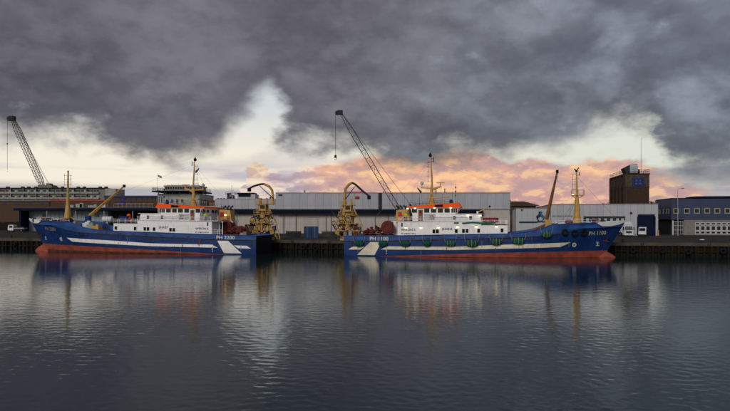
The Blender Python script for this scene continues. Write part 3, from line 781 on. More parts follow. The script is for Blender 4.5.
# ---- street lamp on the quay road
def lamp(px, label):
    b_ = P(px, 235.4, 178); b_.z = QZ
    o = thing('street_lamp', label, 'street lamp', b_)
    h = HC+(HY-188.4)/FL*178-QZ
    MB().tube([(0,0,0),(0,0,1.4),(0,0,1.5),(0,0,h-.6)], [.17,.15,.11,.07], 8).build('pole', M_CONCL, o)
    MB().tube([(0,0,h-.6),(.1,0,h-.15),(.5,0,h),(1.2,0,h+.05)], .06, 6).build('arm', M_CONCL, o)
    MB().ball((1.5,0,h+.02), .55, .2, .13).build('lamp_head', M_STEEL, o)
lamp(677.8, 'tall grey street lamp in front of the blue office')
# ------------------------------------------------------------------ far left: flats, brick store, auction hall
def flats():
    Y = 390; X = lambda p: (p-365)/FL*Y; Z = lambda p: HC+(HY-p)/FL*Y-QZ
    o = thing('apartment_block', 'long pale block of flats with rows of balconies far behind the left ship', 'building', (0, Y, QZ))
    x0, x1 = X(-40), X(105); zt = Z(188.2)
    MB().box(x0, x1, 1.2, 14, 0, zt).build('wall', M_CONC, o)
    MB().box(x1, X(115.5), .3, 15, 0, Z(188.6)).build('stair_tower', M_CONCL, o)
    MB().box(x0-.3, x1, -.2, 14.5, zt, zt+.35).build('roof', M_DARK, o)
    fl = (zt)/7.0
    bay = 4.1; n = int((x1-x0)/bay)
    me = MB().use(0).box(.12, bay-.12, 0, .12, 0, 1.15).use(1).box(0, bay, 0, 1.2, -.2, -.003).mesh('balcony', [mat('balcony front', (.27,.28,.27), .7, var=.2), M_CONC])
    me_b = MB().use(0).box(.12, bay-.12, 0, .12, 0, 1.15).use(1).box(0, bay, 0, 1.2, -.2, -.003).mesh('balcony', [M_CONCL, M_CONC])
    we = MB().use(0).box(.4, 2.0, 1.08, 1.197, .1, 2.1).use(1).box(2.3, 3.6, 1.08, 1.197, .8, 2.1).mesh('window', [M_GLASS, M_GLASS])
    we_b = MB().use(0).box(.4, 2.0, 1.08, 1.197, .1, 2.1).use(1).box(2.3, 3.6, 1.08, 1.197, .8, 2.1).mesh('window', [M_GLASS, M_PBLUE])
    pe = MB().box(-.12, .12, -.02, 1.2, -.2, fl-.2).mesh('party_wall', M_CONCL)
    for k in range(4, 7):
        for i in range(n):
            z = k*fl+.2
            if x0+i*bay < X(-8): continue
            link('balcony', random.choice((me, me, me_b)), o, (x0+i*bay, 0, z)); link('window', random.choice((we, we_b)), o, (x0+i*bay, 0, z))
            if i % 2 == 0: link('party_wall', pe, o, (x0+i*bay, 0, z))
    v = MB().box(0, 1.6, 2, 4, 0, .9).mesh('roof_vent', M_DARK)
    for px in (4, 19, 25, 32, 53, 59, 75, 81, 97, 103): link('roof_vent', v, o, (X(px), 0, zt+.35))
    MB().box(X(36), X(50), 2, 9, zt+.3, Z(184.8)).box(X(44), X(47.5), 2.5, 7, Z(184.8), Z(183)).build('lift_house', M_CONC, o)
flats()
def brick_store():
    Y = 300; X = lambda p: (p-365)/FL*Y; Z = lambda p: HC+(HY-p)/FL*Y-QZ
    o = thing('brick_store', 'long brown brick store with small blue windows behind the auction hall', 'building', (0, Y, QZ))
    MB().box(X(-30), X(105), 0, 18, 0, Z(200.8)).build('wall', M_BRICKM, o)
    MB().box(X(-30), X(50), -.2, 18, Z(200.8), Z(200.0)).build('parapet', M_CONC, o)
    MB().box(X(50), X(106), -.25, 18, Z(201.0), Z(199.8)).build('roof_edge', M_REDP, o)
    for px in (3, 16, 28.5, 40.5, 60):
        win(o, X(px), X(px)+1.5, Z(205), Z(203), 0, 1, 1, .12, M_BLUEP, M_BLUEP)
    MB().box(X(49), X(50.4), -.2, 0, Z(206), Z(202)).build('door', M_DARK, o)
    c = MB().box(0, X(105)-X(-30), -.06, 0, 0, .1).mesh('brick_course', M_BRICKM)
    for i in range(9): link('brick_course', c, o, (X(-30), 0, 2.5+i*1.2))
    MB().box(X(60), X(105), -3, -.01, Z(207.5), Z(202.8)).build('low_wing', M_BRICKM, o)
brick_store()
def navy_hall():
    Y = 290; X = lambda p: (p-365)/FL*Y; Z = lambda p: HC+(HY-p)/FL*Y-QZ
    o = thing('navy_roofed_hall', 'dark brown hall with a navy roof band and blue arrow shaped emblem', 'building', (0, Y, QZ))
    MB().box(X(104.5), X(158), 0, 20, 0, Z(197.6)).build('wall', M_BRICKM, o)
    MB().box(X(104.2), X(158), -.5, 20.2, Z(197.6), Z(195.6)).build('roof_band', M_BLUEP if False else mat('navy roof band', (.012,.03,.11), .5), o)
    n = 10; wd = (X(157.5)-X(105))/n
    me = MB().box(.08, wd-.08, -.15, -.003, 0, Z(197.7)-Z(205)).mesh('wall_panel', M_BRICKM)
    for i in range(n): link('wall_panel', me, o, (X(105)+i*wd, 0, Z(205)))
    e = MB(); y = -.3
    e.prism([(X(118.3),Z(204.8)),(X(124.2),Z(204.6)),(X(125),Z(200.5)),(X(121.6),Z(202.2)),(X(120.6),Z(202)),(X(118.2),Z(202.6))], y-.1, y)
    e.prism([(X(121.2),Z(201.6)),(X(124.4),Z(200.2)),(X(125.6),Z(197.9)),(X(123.2),Z(198.8))], y-.1, y)
    e.build('emblem', mat('violet blue sign', (.03,.02,.22), .5), o)
    wall_text('UNITED FISH AUCTIONS', X(125.8), X(142.5), -.2, Z(201.6), .85, M_NAVYC, o, 'lettering')
    MB().rail([(X(119), -6, Z(208)), (X(157), -6, Z(208))], 2.0, .06, 2.0, 3).build('roof_rail', M_STEEL, o)
    MB().box(X(107.8), X(112.4), -8, -5, Z(207.8), Z(204.4)).build('roof_cabin', M_WHITEB, o)
navy_hall()
def auction_hall():
    Y = 245; X = lambda p: (p-365)/FL*Y; Z = lambda p: HC+(HY-p)/FL*Y-QZ
    o = thing('auction_hall', 'low fish auction hall with a wide flat navy canopy over a pale blue glazed front', 'building', (0, Y, QZ))
    MB().box(X(22), X(215), -6, 30, Z(210.8), Z(208.2)).build('canopy', M_NAVY, o)
    MB().box(X(22.3), X(215), -6.1, -5.9, Z(208.4), Z(207.8)).build('canopy_edge', M_NAVYC, o)
    MB().box(X(29), X(108), .1, 28, 0, Z(210.9)).build('wall', M_PBLUE, o)
    MB().box(X(108), X(215), 3, 28, 0, Z(210.9)).build('open_bay_wall', M_DARK, o)
    n = 18; wd = (X(108)-X(29))/n
    me = MB().use(0).box(.06, wd-.06, -.1, 0, 0, Z(217)-.02).box(.06, wd-.06, -.12, 0, Z(212.6), Z(210.9)).use(1).box(.12, wd-.12, -.04, 0, Z(217), Z(212.6)-.02).mesh('front_panel', [M_PBLUE, mat('sky tinted glazing', (.36,.45,.50), .35)])
    me2 = MB().use(0).box(.06, wd-.06, -.1, 0, 0, Z(217)-.02).box(.06, wd-.06, -.12, 0, Z(212.6), Z(210.9)).use(1).box(.12, wd-.12, -.04, 0, Z(217), Z(212.6)-.02).mesh('front_panel', [M_PBLUE, M_GLASS])
    for i in range(n): link('front_panel', me2 if i % 6 == 3 else me, o, (X(29)+i*wd, 0, 0))
    MB().box(X(29)-.9, X(29)-.2, -5.5, 2, 0, Z(210.9)).build('end_wall', M_NAVY, o)
    ce = MB().box(-.15, .15, -5.6, -5.3, 0, Z(210.9)).mesh('canopy_post', M_STEEL)
    for px in (54, 82, 110, 138): link('canopy_post', ce, o, (X(px), 0, 0))
    # rooftop units
    for px, w_, h in ((71, 2.0, 1.2), (78, 2.6, 1.6), (82, 1.4, 2.0), (90, 2.4, 1.0), (96, 1.2, 1.4)):
        MB().box(X(px), X(px)+w_, -2, 0, Z(207.9), Z(207.9)+h).build('roof_unit', M_CONCL, o)
    MB().cyl((X(99.6), -3, 0), (X(99.6), -3, Z(190)), .08, .05, 6).build('aerial', M_STEEL, o)
auction_hall()
def dark_yard():
    Y = 262; X = lambda p: (p-365)/FL*Y; Z = lambda p: HC+(HY-p)/FL*Y-QZ
    o = thing('timber_fence', 'dark slatted yard fence at the far left behind the flatbed lorry', 'fence', (0, Y, QZ))
    me = MB().box(0, 1.05, -.05, .05, 0, 3.6).mesh('fence_board', M_WOOD); 
    n = int((X(28)-X(-4))/1.12)
    for i in range(n): link('fence_board', me, o, (X(-4)+i*1.12, 0, random.uniform(-.15, .15)))
    MB().box(X(-4), X(28), .06, .2, 1.0, 1.25).build('rail', M_WOOD, o)
dark_yard()

# ------------------------------------------------------------------ vehicles
def wheels(o, xs, ys, r=.5, w=.3, name='wheel'):
    me = MB().use(0).cyl((0,-w/2,0), (0,w/2,0), r, n=18).mesh('tyre', M_BLACK)
    rm = MB().cyl((0,-w/2-.01,0), (0,w/2+.01,0), r*.5, n=12).mesh('rim', M_STEEL)
    for x in xs:
        for y in ys:
            h = link(name, me, o, (x, y, r)); link('rim', rm, h)
def lorry():
    # cab-over lorry seen from the front, trailer behind; local x = forward
    b_ = P(628.6, 235.4, 168); b_.z = QZ
    o = thing('parked_lorry', 'white cab over lorry parked facing the water beside the white van', 'lorry', b_, (0,0,radians(-95)))
    h = 3.0
    m = MB().use(0)
    m.prism([(0,.45),(.15,.45),(.22,1.55),(.05,3.05),(-.5,3.25),(-2.1,3.25),(-2.1,.9),(-1.2,.9),(-1.2,.45)], -1.22, 1.22)
    m.build('cab', M_VEH, o)
    MB().prism([(-.15,3.26),(-2.1,3.26),(-2.1,4.15),(-1.6,4.1)], -1.1, 1.1).build('air_deflector', M_VEH, o)
    ws = MB(); ws.add([(.215,-1.08,1.75),(.215,1.08,1.75),(.075,1.02,2.85),(.075,-1.02,2.85)], [(0,1,2,3)])
    ws.add([(.225,-1.08,1.75),(.225,1.08,1.75),(.085,1.02,2.85),(.085,-1.02,2.85)], [(0,1,2,3)])
    ws.build('windscreen', mat('pale windscreen', (.10,.12,.14), .1), o)
    for s in (-1, 1):
        MB().box(-.95, -.15, s*1.225, s*1.24, 1.75, 2.7).build('side_window', M_GLASS, o)
        MB().box(.15, .25, s*.75-.22, s*.75+.22, .62, .85).build('headlight', M_WHITEB, o)
        MB().box(.0, .2, s*1.28, s*1.5, 1.8, 2.6).bar((.1,s*1.2,2.5),(.1,s*1.3,2.5),.05).build('mirror', M_BLACK, o)
    MB().box(.2, .27, -.8, .8, .98, 1.5).build('grille', M_DARK, o)
    MB().box(.1, .32, -1.22, 1.22, .35, .60).build('bumper', M_VEH, o)
    MB().box(.2, .26, -.26, .26, .62, .78).build('number_plate', M_DARK, o)
    MB().box(-10.5, -2.5, -1.25, 1.25, 1.1, 3.9).build('box_body', M_VEH, o)
    MB().box(-10.5, -1.2, -.5, .5, .6, 1.0).build('chassis', M_DARK, o)
    wheels(o, (-.75, -3.4, -8.4), (-1.05, 1.05))
lorry()
def van():
    b_ = P(642.6, 234.8, 170); b_.z = QZ
    o = thing('parked_van', 'white panel van parked before the navy gate of the fish hall', 'van', b_, (0,0,radians(-118)))
    p = [(2.6,.35),(2.6,.95),(2.35,1.25),(1.6,1.5),(1.05,2.35),(.7,2.6),(-2.6,2.6),(-2.7,2.4),(-2.7,.35)]
    b = MB(); b.prism(p, -.98, .98); bo = b.build('body', M_VEH, o)
    bv = bo.modifiers.new('b', 'BEVEL'); bv.width = .12; bv.segments = 3
    w = MB(); w.add([(1.64,-.8,1.56),(1.64,.8,1.56),(1.12,.76,2.3),(1.12,-.76,2.3)], [(0,1,2,3)])
    w.build('windscreen', M_GLASS, o).location = (.04, 0, .02)
    for s in (-1, 1):
        MB().box(.35, 1.2, s*.985, s*1.0, 1.5, 2.2).build('side_window', M_GLASS, o)
        MB().box(2.45, 2.63, s*.7-.15, s*.7+.15, .85, 1.1).build('headlight', M_WHITEB, o)
        MB().box(1.25, 1.45, s*1.0, s*1.22, 1.45, 1.75).build('mirror', M_BLACK, o)
    MB().box(2.58, 2.72, -.95, .95, .3, .6).build('bumper', M_DARK, o)
    wheels(o, (1.7, -1.7), (-.85, .85), .36, .22)
van()
def flatbed():
    b_ = P(15.5, 230.8, 236); b_.z = QZ
    o = thing('flatbed_lorry', 'small flatbed lorry with a white cab parked at the far left of the quay', 'lorry', b_, (0,0,radians(176)))
    MB().prism([(2.4,.5),(2.5,1.4),(2.2,2.6),(.2,2.7),(.2,.5)], -1.05, 1.05).build('cab', M_VEH, o)
    MB().box(.6, 1.9, -1.08, -1.06, 1.5, 2.3).box(.6, 1.9, 1.06, 1.08, 1.5, 2.3).build('side_window', M_GLASS, o)
    MB().box(-4.2, .1, -1.1, 1.1, .95, 1.1).box(-4.2, -4.1, -1.1, 1.1, 1.1, 1.5).box(-4.2, .1, 1.05, 1.1, 1.1, 1.5).box(0, .1, -1.1, 1.1, 1.1, 2.0).build('flatbed', M_STEEL, o)
    MB().box(-4.0, 2.2, -.4, .4, .5, .9).build('chassis', M_DARK, o)
    MB().use(0).box(-3.6, -2.2, -.8, .8, 1.1, 1.9).use(1).box(-2.0, -.6, -.7, .7, 1.1, 1.6).build('load', [M_DARK, M_CONT], o)
    wheels(o, (1.3, -3.0), (-.9, .9), .42, .25)
flatbed()

# ------------------------------------------------------------------ things on the quay between the ships
def container(px0, px1, pyb, pyt, Y, label, m=M_CONT, dep=2.4):
    b_ = P(px0, pyb, Y); w_ = (px1-px0)/FL*Y; h = (pyb-pyt)/FL*Y
    o = thing('site_container', label, 'container', (b_.x, Y, QZ))
    MB().box(.06, w_-.06, .06, dep-.06, .1, h-.06).build('body', m, o)
    rb = MB().box(0, .12, -.03, .06, .12, h-.12).mesh('rib', m)
    n = int(w_/.32)
    for i in range(1, n): link('rib', rb, o, (i*w_/n, .002, 0))
    f = MB()
    for x in (0, w_-.15): f.box(x, x+.15, -.05, .1, 0, h)
    f.box(.15, w_-.15, -.05, .1, 0, .14).box(.15, w_-.15, -.05, .1, h-.14, h); f.build('frame', m, o)
    MB().box(w_*.42, w_*.46, -.08, -.03, .15, h-.15).box(w_*.54, w_*.58, -.08, -.03, .15, h-.15).build('lock_bar', M_STEEL, o)
    return o
container(304, 311, 238, 226.6, 155, 'left blue container standing under the roller door between the ships')
container(311.3, 318, 238, 226.6, 155, 'right blue container standing under the roller door between the ships')
def skip(px, Y, s, label, m):
    b_ = P(px, 230, Y); o = thing('storage_skip', label, 'skip', (b_.x, Y, QZ))
    MB().prism([(0,.6),(.6*s,0),(3.2*s,0),(3.8*s,.6),(3.9*s,1.6*s),(-.1,1.6*s)], 0, 2.0).build('body', m, o)
    rb = MB().box(0, .12, -.08, -.003, .6, 1.5*s).mesh('rib', m)
    for i in range(4): link('rib', rb, o, (.4+i*.95*s, 0, 0))
    return o
skip(286, 160, 1.0, 'low grey skip on the quay beside the left yellow crane', M_DARK)
skip(322, 165, .9, 'low brown skip on the quay right of the blue containers', M_ROOF)
skip(247, 150, .9, 'grey skip on the quay behind the stern of the left ship', M_CONC)

def ship_crane(t0, d0, label, mir, tall_pts, boom_pts, arm_pts):
    """yellow deck-unloading crane: two columns, work platforms, winches, folding boom.  local x to the right, z up from the quay"""
    o = thing('unloading_crane', label, 'crane', W(t0, d0, QZ), (0,0,-QA), 'yellow unloading cranes on the quay')
    s = mir
    H = tall_pts
    MB().tube([(0,0,0),(0,0,H*.5),(.25*s,0,H)], [.42,.40,.32], 12).build('main_column', M_YEL, o)
    MB().tube([(2.3*s,.6,0),(2.1*s,.5,H*.55),(1.7*s,.3,H)], [.26,.24,.2], 10).build('rear_column', M_YEL, o)
    MB().box(-.7, .7, -.7, .7, 0, .35).build('base_plate', M_YEL, o)
    MB().box(1.6*s, 3.0*s, -.1, 1.2, 0, .3).build('base_plate', M_YEL, o)
    for z, x0, x1 in ((1.9,-1.6,4.0),(3.3,-1.9,3.2),(5.0,-.9,3.0),(7.0,-.6,2.6)):
        z = z*H/8.3
        p = MB().box(x0*s, x1*s, -1.1, 1.3, z, z+.12); p.rail([(x0*s,-1.1,z+.1),(x1*s,-1.1,z+.1)], .8, .03, 1.1, 2)
        p.build('platform', M_YEL, o)
    for p, q, w in (((.2,0,.4),(2.2,.5,H*.45),.22), ((2.2,.5,.4),(.1,0,H*.5),.22), ((.1,0,H*.5),(2.0,.4,H*.9),.2), ((2.0,.5,H*.5),(.3,0,H*.95),.18),
                    ((2.1,.2,H*.42),(4.6,-.2,.1),.24), ((2.4,.2,H*.75),(4.3,-.2,H*.38),.18), ((4.3,-.2,H*.38),(2.1,.2,H*.36),.2), ((4.3,-.2,H*.38),(5.2,-.3,.1),.14)):
        MB().bar((p[0]*s,p[1],p[2]), (q[0]*s,q[1],q[2]), w, w*1.3).build('brace', M_YEL, o)
    wd = MB().use(0).cyl((0,-.7,0),(0,.7,0),.55,n=16).use(1).cyl((0,-.78,0),(0,-.7,0),.75,n=16).cyl((0,.7,0),(0,.78,0),.75,n=16).mesh('winch_drum', [M_DARK, M_YEL])
    for x, z in ((-1.0,1.1),(1.2,2.9),(3.3,1.2),(1.0,4.4)): link('winch_drum', wd, o, (x*s, -.2, z*H/8.3+.5), (0,0,random.uniform(-.3,.3)), (.8,.8,.8))
    MB().box(.4*s, 1.9*s, -.9, .5, H*.70, H*.86).build('control_cabin', M_YEL, o)
    MB().box(.6*s, 1.7*s, -.93, -.903, H*.74, H*.83).build('cabin_window', M_GLASS, o)
    MB().box(3.4*s, 4.1*s, -.6, .2, H*.22, H*.34).build('hydraulic_tank', M_BLUEP, o)
    random.seed(int(abs(t0)*10))
    for k in range(16):
        a0 = (random.uniform(-2.0, 1.0)*s, random.uniform(-1, .8), random.uniform(.3, .55*H)); b0 = (a0[0]+random.uniform(.4, 2.6)*random.choice((-1, 1, 1)), a0[1]+random.uniform(-.3, .3), min(.8*H, a0[2]+random.uniform(.5, 3.2)))
        MB().tube([a0, b0], random.choice((.07, .1, .15)), 6).build('pipe', random.choice((M_YEL, M_YEL, M_MUST, M_DARK)), o)
    for k in range(7):
        x = random.uniform(-2.4, 3.8)*s; z = random.uniform(.1, .5)*H
        MB().ball((x, random.uniform(-1.2, -.5), z), random.uniform(.3, .6), .3, random.uniform(.25, .5), 9, 6).build('hanging_net', random.choice((M_DARK, M_BLACK, M_OX, M_YEL)), o)
    for k in range(9):
        x = random.uniform(-2.2, 3.6)*s; z = random.uniform(.22, .55)*H; r = random.uniform(.35, .8)
        pts = [(x+r*cos(a_)*(1+.1*sin(3*a_)), -1.2+.1*k-.3*sin(a_), z+1.2*r*sin(a_)) for a_ in [i*pi/5 for i in range(0, 10)]]
        MB().tube(pts, .085, 6).build('hose', M_BLACK if k % 3 else M_DARK, o)
    for k in range(12):
        x = random.uniform(-1.4, 3.2)*s; z = random.uniform(.15, .68)*H
        MB().box(x-.25, x+.25, -.9+random.random()*.6, -.2, z, z+random.uniform(.3, .9)).build('machine_box', random.choice((M_YEL, M_DARK, M_YEL, M_OX, M_BROWN)), o)
    ld = MB()
    for x in (-.55, -.2): ld.bar((x*s,-.55,.2), (x*s,-.45,H*.95), .06)
    for k in range(int(H/.35)): ld.bar((-.55*s,-.52,.4+k*.35), (-.2*s,-.52,.4+k*.35), .04)
    ld.build('ladder', M_YEL, o)
    MB().cyl((boom_pts[0][0],0,boom_pts[0][1]-.9), (boom_pts[0][0],0,boom_pts[0][1]+.1), .5, .42).build('slewing_ring', M_YEL, o)
    b = MB().tube([(x,0,z) for x, z in boom_pts], [.34]+[.30]*(len(boom_pts)-2)+[.26], 8); b.build('boom', M_YEL, o)
    MB().tube([(x,0,z) for x, z in arm_pts], [.24]*(len(arm_pts)-1)+[.2], 8).build('boom_arm', M_MUST if mir < 0 else M_DARK, o)
    m_ = len(boom_pts)//2
    MB().cyl((boom_pts[m_-1][0]+.3, -.3, boom_pts[m_-1][1]-.9), (arm_pts[1][0], -.3, arm_pts[1][1]-.35), .12, .08, 6).build('hydraulic_ram', M_DARK, o)
    e = arm_pts[-1]
    MB().box(e[0]-.35, e[0]+.35, -.3, .3, e[1]-.75, e[1]+.1).build('boom_head', M_BLACK, o)
    MB().cyl((e[0], 0, e[1]-.7), (e[0], 0, e[1]-2.6), .03, n=5).build('hook_line', M_DARK, o)
    return o
def rel(pts, t0, d0):
    out = []
    for px, py in pts:
        t, z = F(px, py, d0); out.append((t-t0, z-QZ))
    return out
dC = QE+1.8
t0, _ = F(259.2, 236, dC)
ship_crane(t0, dC, 'left yellow unloading crane, its boom arching left over the stern of PH 2200', 1,
           F(259, 198, dC)[1]-QZ, rel([(272.6,201),(272.9,195),(272,190),(269,186.3),(264,184)], t0, dC), rel([(264,184),(260,184.3),(254,186),(249.3,188.3)], t0, dC))
t0, _ = F(343.6, 236, dC)
ship_crane(t0, dC, 'right yellow unloading crane, its dark arm reaching right over the stern of PH 1100', 1,
           F(343, 199, dC)[1]-QZ, rel([(344.6,202),(344.6,195),(345.5,189),(348.5,185),(352,182.6)], t0, dC), rel([(352,182.6),(355.5,184.5),(362,190.5),(369,196)], t0, dC))

# ------------------------------------------------------------------ lattice crawler cranes
def lattice_crane(label, foot, tip, Y, w0, w1, hook_py, back, m, cab_px=None):
    """foot/tip/back are photo-measured elevations turned into metres at depth Y; the boom is a real four chord lattice"""
    a_, b_ = P(*foot, Y), P(*tip, Y)
    o = thing('lattice_crane', label, 'crane', (a_.x, Y, QZ))
    L0 = Vector((a_.x, Y, QZ)); pa, pb = a_-L0, b_-L0
    d = (pb-pa); ln = d.length; s, u = frame_of(d)
    # s is horizontal (y), u in the picture plane
    n = max(10, int(ln/2.3)); bm = MB()
    def corner(t, i, j):
        w = w1*.35+(w0-w1*.35)*min(1, min(t*6+.25, 1), (1-t)*5+.2) if True else 0
        return pa+d*t+s*(w/2*i)+u*(w/2*j)
    for i, j in ((-1,-1),(1,-1),(1,1),(-1,1)):
        for k in range(n): bm.bar(corner(k/n, i, j), corner((k+1)/n, i, j), w0*.085)
    for k in range(n):
        t, t2 = k/n, (k+1)/n
        for (i, j), (i2, j2) in (((-1,-1),(1,-1)),((1,-1),(1,1)),((1,1),(-1,1)),((-1,1),(-1,-1))):
            bm.bar(corner(t, i, j), corner(t2, i2, j2), w0*.05)
            bm.bar(corner(t, i, j), corner(t, i2, j2), w0*.045)
    bm.build('lattice_boom', m, o)
    dn = d.normalized()
    hd = MB().use(0).box(pb.x-w0*.6, pb.x+w0*.5, -w0*.4, w0*.4, pb.z-w0*.45, pb.z+w0*.5).use(1)
    hd.cyl((pb.x-w0*.7, -.3, pb.z-.1), (pb.x-w0*.7, .3, pb.z-.1), w0*.5, n=14)
    hd.build('boom_head', [M_DARK, M_DARK], o)
    hz = HC+(HY-hook_py)/FL*Y-QZ; hx = pb.x-w0*1.1
    MB().cyl((hx, 0, pb.z), (hx, 0, hz), .05*Y/200, n=5).build('hoist_rope', M_DARK, o)
    MB().box(hx-.3, hx+.3, -.2, .2, (pb.z+hz)/2-.2 if w0 > 3 else hz-.8, (pb.z+hz)/2+.8 if w0 > 3 else hz).tube([(hx,0,hz-.7),(hx+.25,0,hz-1),(hx,0,hz-1.3),(hx-.25,0,hz-1.1)], .08, 6).build('hook_block', M_DARK, o)
    for k, bk in enumerate(back):
        q = P(*bk, Y)-L0
        pd = MB()
        for yy in (-.6, .6): pd.bar(pb+Vector((0,yy*.5,0)), q+Vector((0,yy,0)), .055*Y/200)
        pd.build('pendant_line', M_DARK, o)
    # machine: crawler tracks, upper works, cab, counterweight, gantry
    bz = pa.z-1.6
    sc = 1.0
    if bz > 3:
        pass
    x = pa.x
    tr = MB().prism([(x-2.5,.4),(x-2.0,0),(x+5.5,0),(x+6,.4),(x+6,1.0),(x+5.5,1.3),(x-2,1.3),(x-2.5,1.0)], -2.6, -1.6)
    tme = tr.mesh('crawler_track', M_BLACK); link('crawler_track', tme, o); link('crawler_track', tme, o, (0, 4.2, 0))
    MB().box(x-1, x+6.5, -1.5, 1.5, 1.4, max(3.6, pa.z+.3)).build('upper_works', m, o)
    MB().box(x-1.6, x+.2, -2.7, -1.55, 1.5, 4.0).build('cab', m, o)
    MB().box(x-1.65, x-.2, -2.75, -2.703, 2.3, 3.8).build('cab_window', M_GLASS, o)
    MB().box(x+6.5, x+7.8, -1.7, 1.7, 1.5, 3.4).build('counterweight', M_DARK, o)
    q = P(*back[-1], Y)-L0
    MB().bar((x+1.5,-1,pa.z), q+Vector((0,-.9,0)), .2).bar((x+1.5,1,pa.z), q+Vector((0,.9,0)), .2).bar((x+6,-1,pa.z-1), q+Vector((0,-.9,0)), .15).bar((x+6,1,pa.z-1), q+Vector((0,.9,0)), .15).build('back_mast', M_DARK, o)
    return o
lattice_crane('tall dark lattice boom crane behind the wheelhouse of the right ship',
              (404, 219), (340.5, 112.5), 165, 1.25, 1.0, 155, [(410, 204)], mat('crane dark red paint', (.035,.028,.030), .5), None)
lattice_crane('distant grey lattice boom crane behind the flats at far left', (43.5, 188), (12.5, 118.5), 420, 3.3, 2.4, 170, [(50, 186)], mat('crane weathered grey', (.10,.10,.085), .6), None)

# ------------------------------------------------------------------ small far trees
def small_tree(px, py_top, Y, r, label, sx=1.0):
    b_ = P(px, py_top, Y); h = b_.z-QZ
    o = thing('tree', label, 'tree', (b_.x, Y, QZ), (0,0,0))
    tk = MB().tube([(0,0,0),(.1,0,h*.4),(.05,.1,h*.7)], [.28,.2,.12], 8)
    for k in range(7):
        a_ = k*.9; tk.tube([(0,0,h*(.4+.04*k)), (cos(a_)*r*.5, sin(a_)*r*.5, h*(.62+.03*k)), (cos(a_)*r*.8, sin(a_)*r*.8, h*(.72+.03*k))], [.1,.06,.03], 5)
    tk.build('trunk', M_BARK, o)
    c = MB(); rr = random.Random(int(px*7))
    for cl in range(34):
        a_ = rr.random()*2*pi; q = rr.random()**.5; cz = h-r*.95+rr.uniform(-.9, .8)*r*.9
        cx, cy = cos(a_)*q*r*sx, sin(a_)*q*r
        for i in range(26):
            p = Vector((cx+rr.gauss(0,.3)*r*.45, cy+rr.gauss(0,.3)*r*.45, min(h, cz+rr.gauss(0,.3)*r*.4)))
            u = Vector((rr.gauss(0,1), rr.gauss(0,1), rr.gauss(0,1))).normalized()*.28; v = u.orthogonal().normalized()*.17
            c.add([p-u, p+v, p+u, p-v], [(0,1,2,3)])
    c.build('crown', M_LEAF, o)
small_tree(607, 200.8, 275, 3.6, 'dark bushy treetop left of the brick tower', 1.3)
small_tree(651.5, 200.6, 262, 2.2, 'small dark treetop between the brick tower and the blue office', 1.2)
# ------------------------------------------------------------------ the two trawlers
from bisect import bisect
LOA = 55.8
def interp(pts, x):
    if x <= pts[0][0]: return pts[0][1]
    for (a_, b_), (c, d) in zip(pts, pts[1:]):
        if x <= c: return b_+(d-b_)*(x-a_)/(c-a_)
    return pts[-1][1]
ZTOP = [(0,4.22),(13,4.42),(22,4.62),(33.2,4.85),(37.5,5.35),(39.6,5.9),(41.2,6.62),(46,6.85),(51,7.0),(55.8,7.22)]
ZSTR = [(0,3.32),(9,3.38),(22.6,3.78),(37.7,4.35),(43,5.0),(47,5.75),(51,6.6),(55.8,7.1)]
ZRED = [(0,.12),(8,.30),(13.6,.54),(22.6,.92),(37.7,1.40),(56,1.64)]
ztop = lambda x: interp(ZTOP, x); zstr = lambda x: interp(ZSTR, x); zred = lambda x: interp(ZRED, x)
def xstem(z): return 52.5+(max(z, 1.5)-1.5)/5.6*3.3 if z > 1.5 else 52.5-(1.5-z)*.25
def hb(x, z):
    E = 24-11*max(0, min(1, z/7)); q = max(0.0, min(1.0, (xstem(z)-x)/E))
    b_ = 5.6*sin(pi/2*q)**.8
    if x < 9: b_ *= 1-.13*((9-x)/9)**2
    if z < 1.2: b_ *= 1-.03*(1.2-z)
    return b_
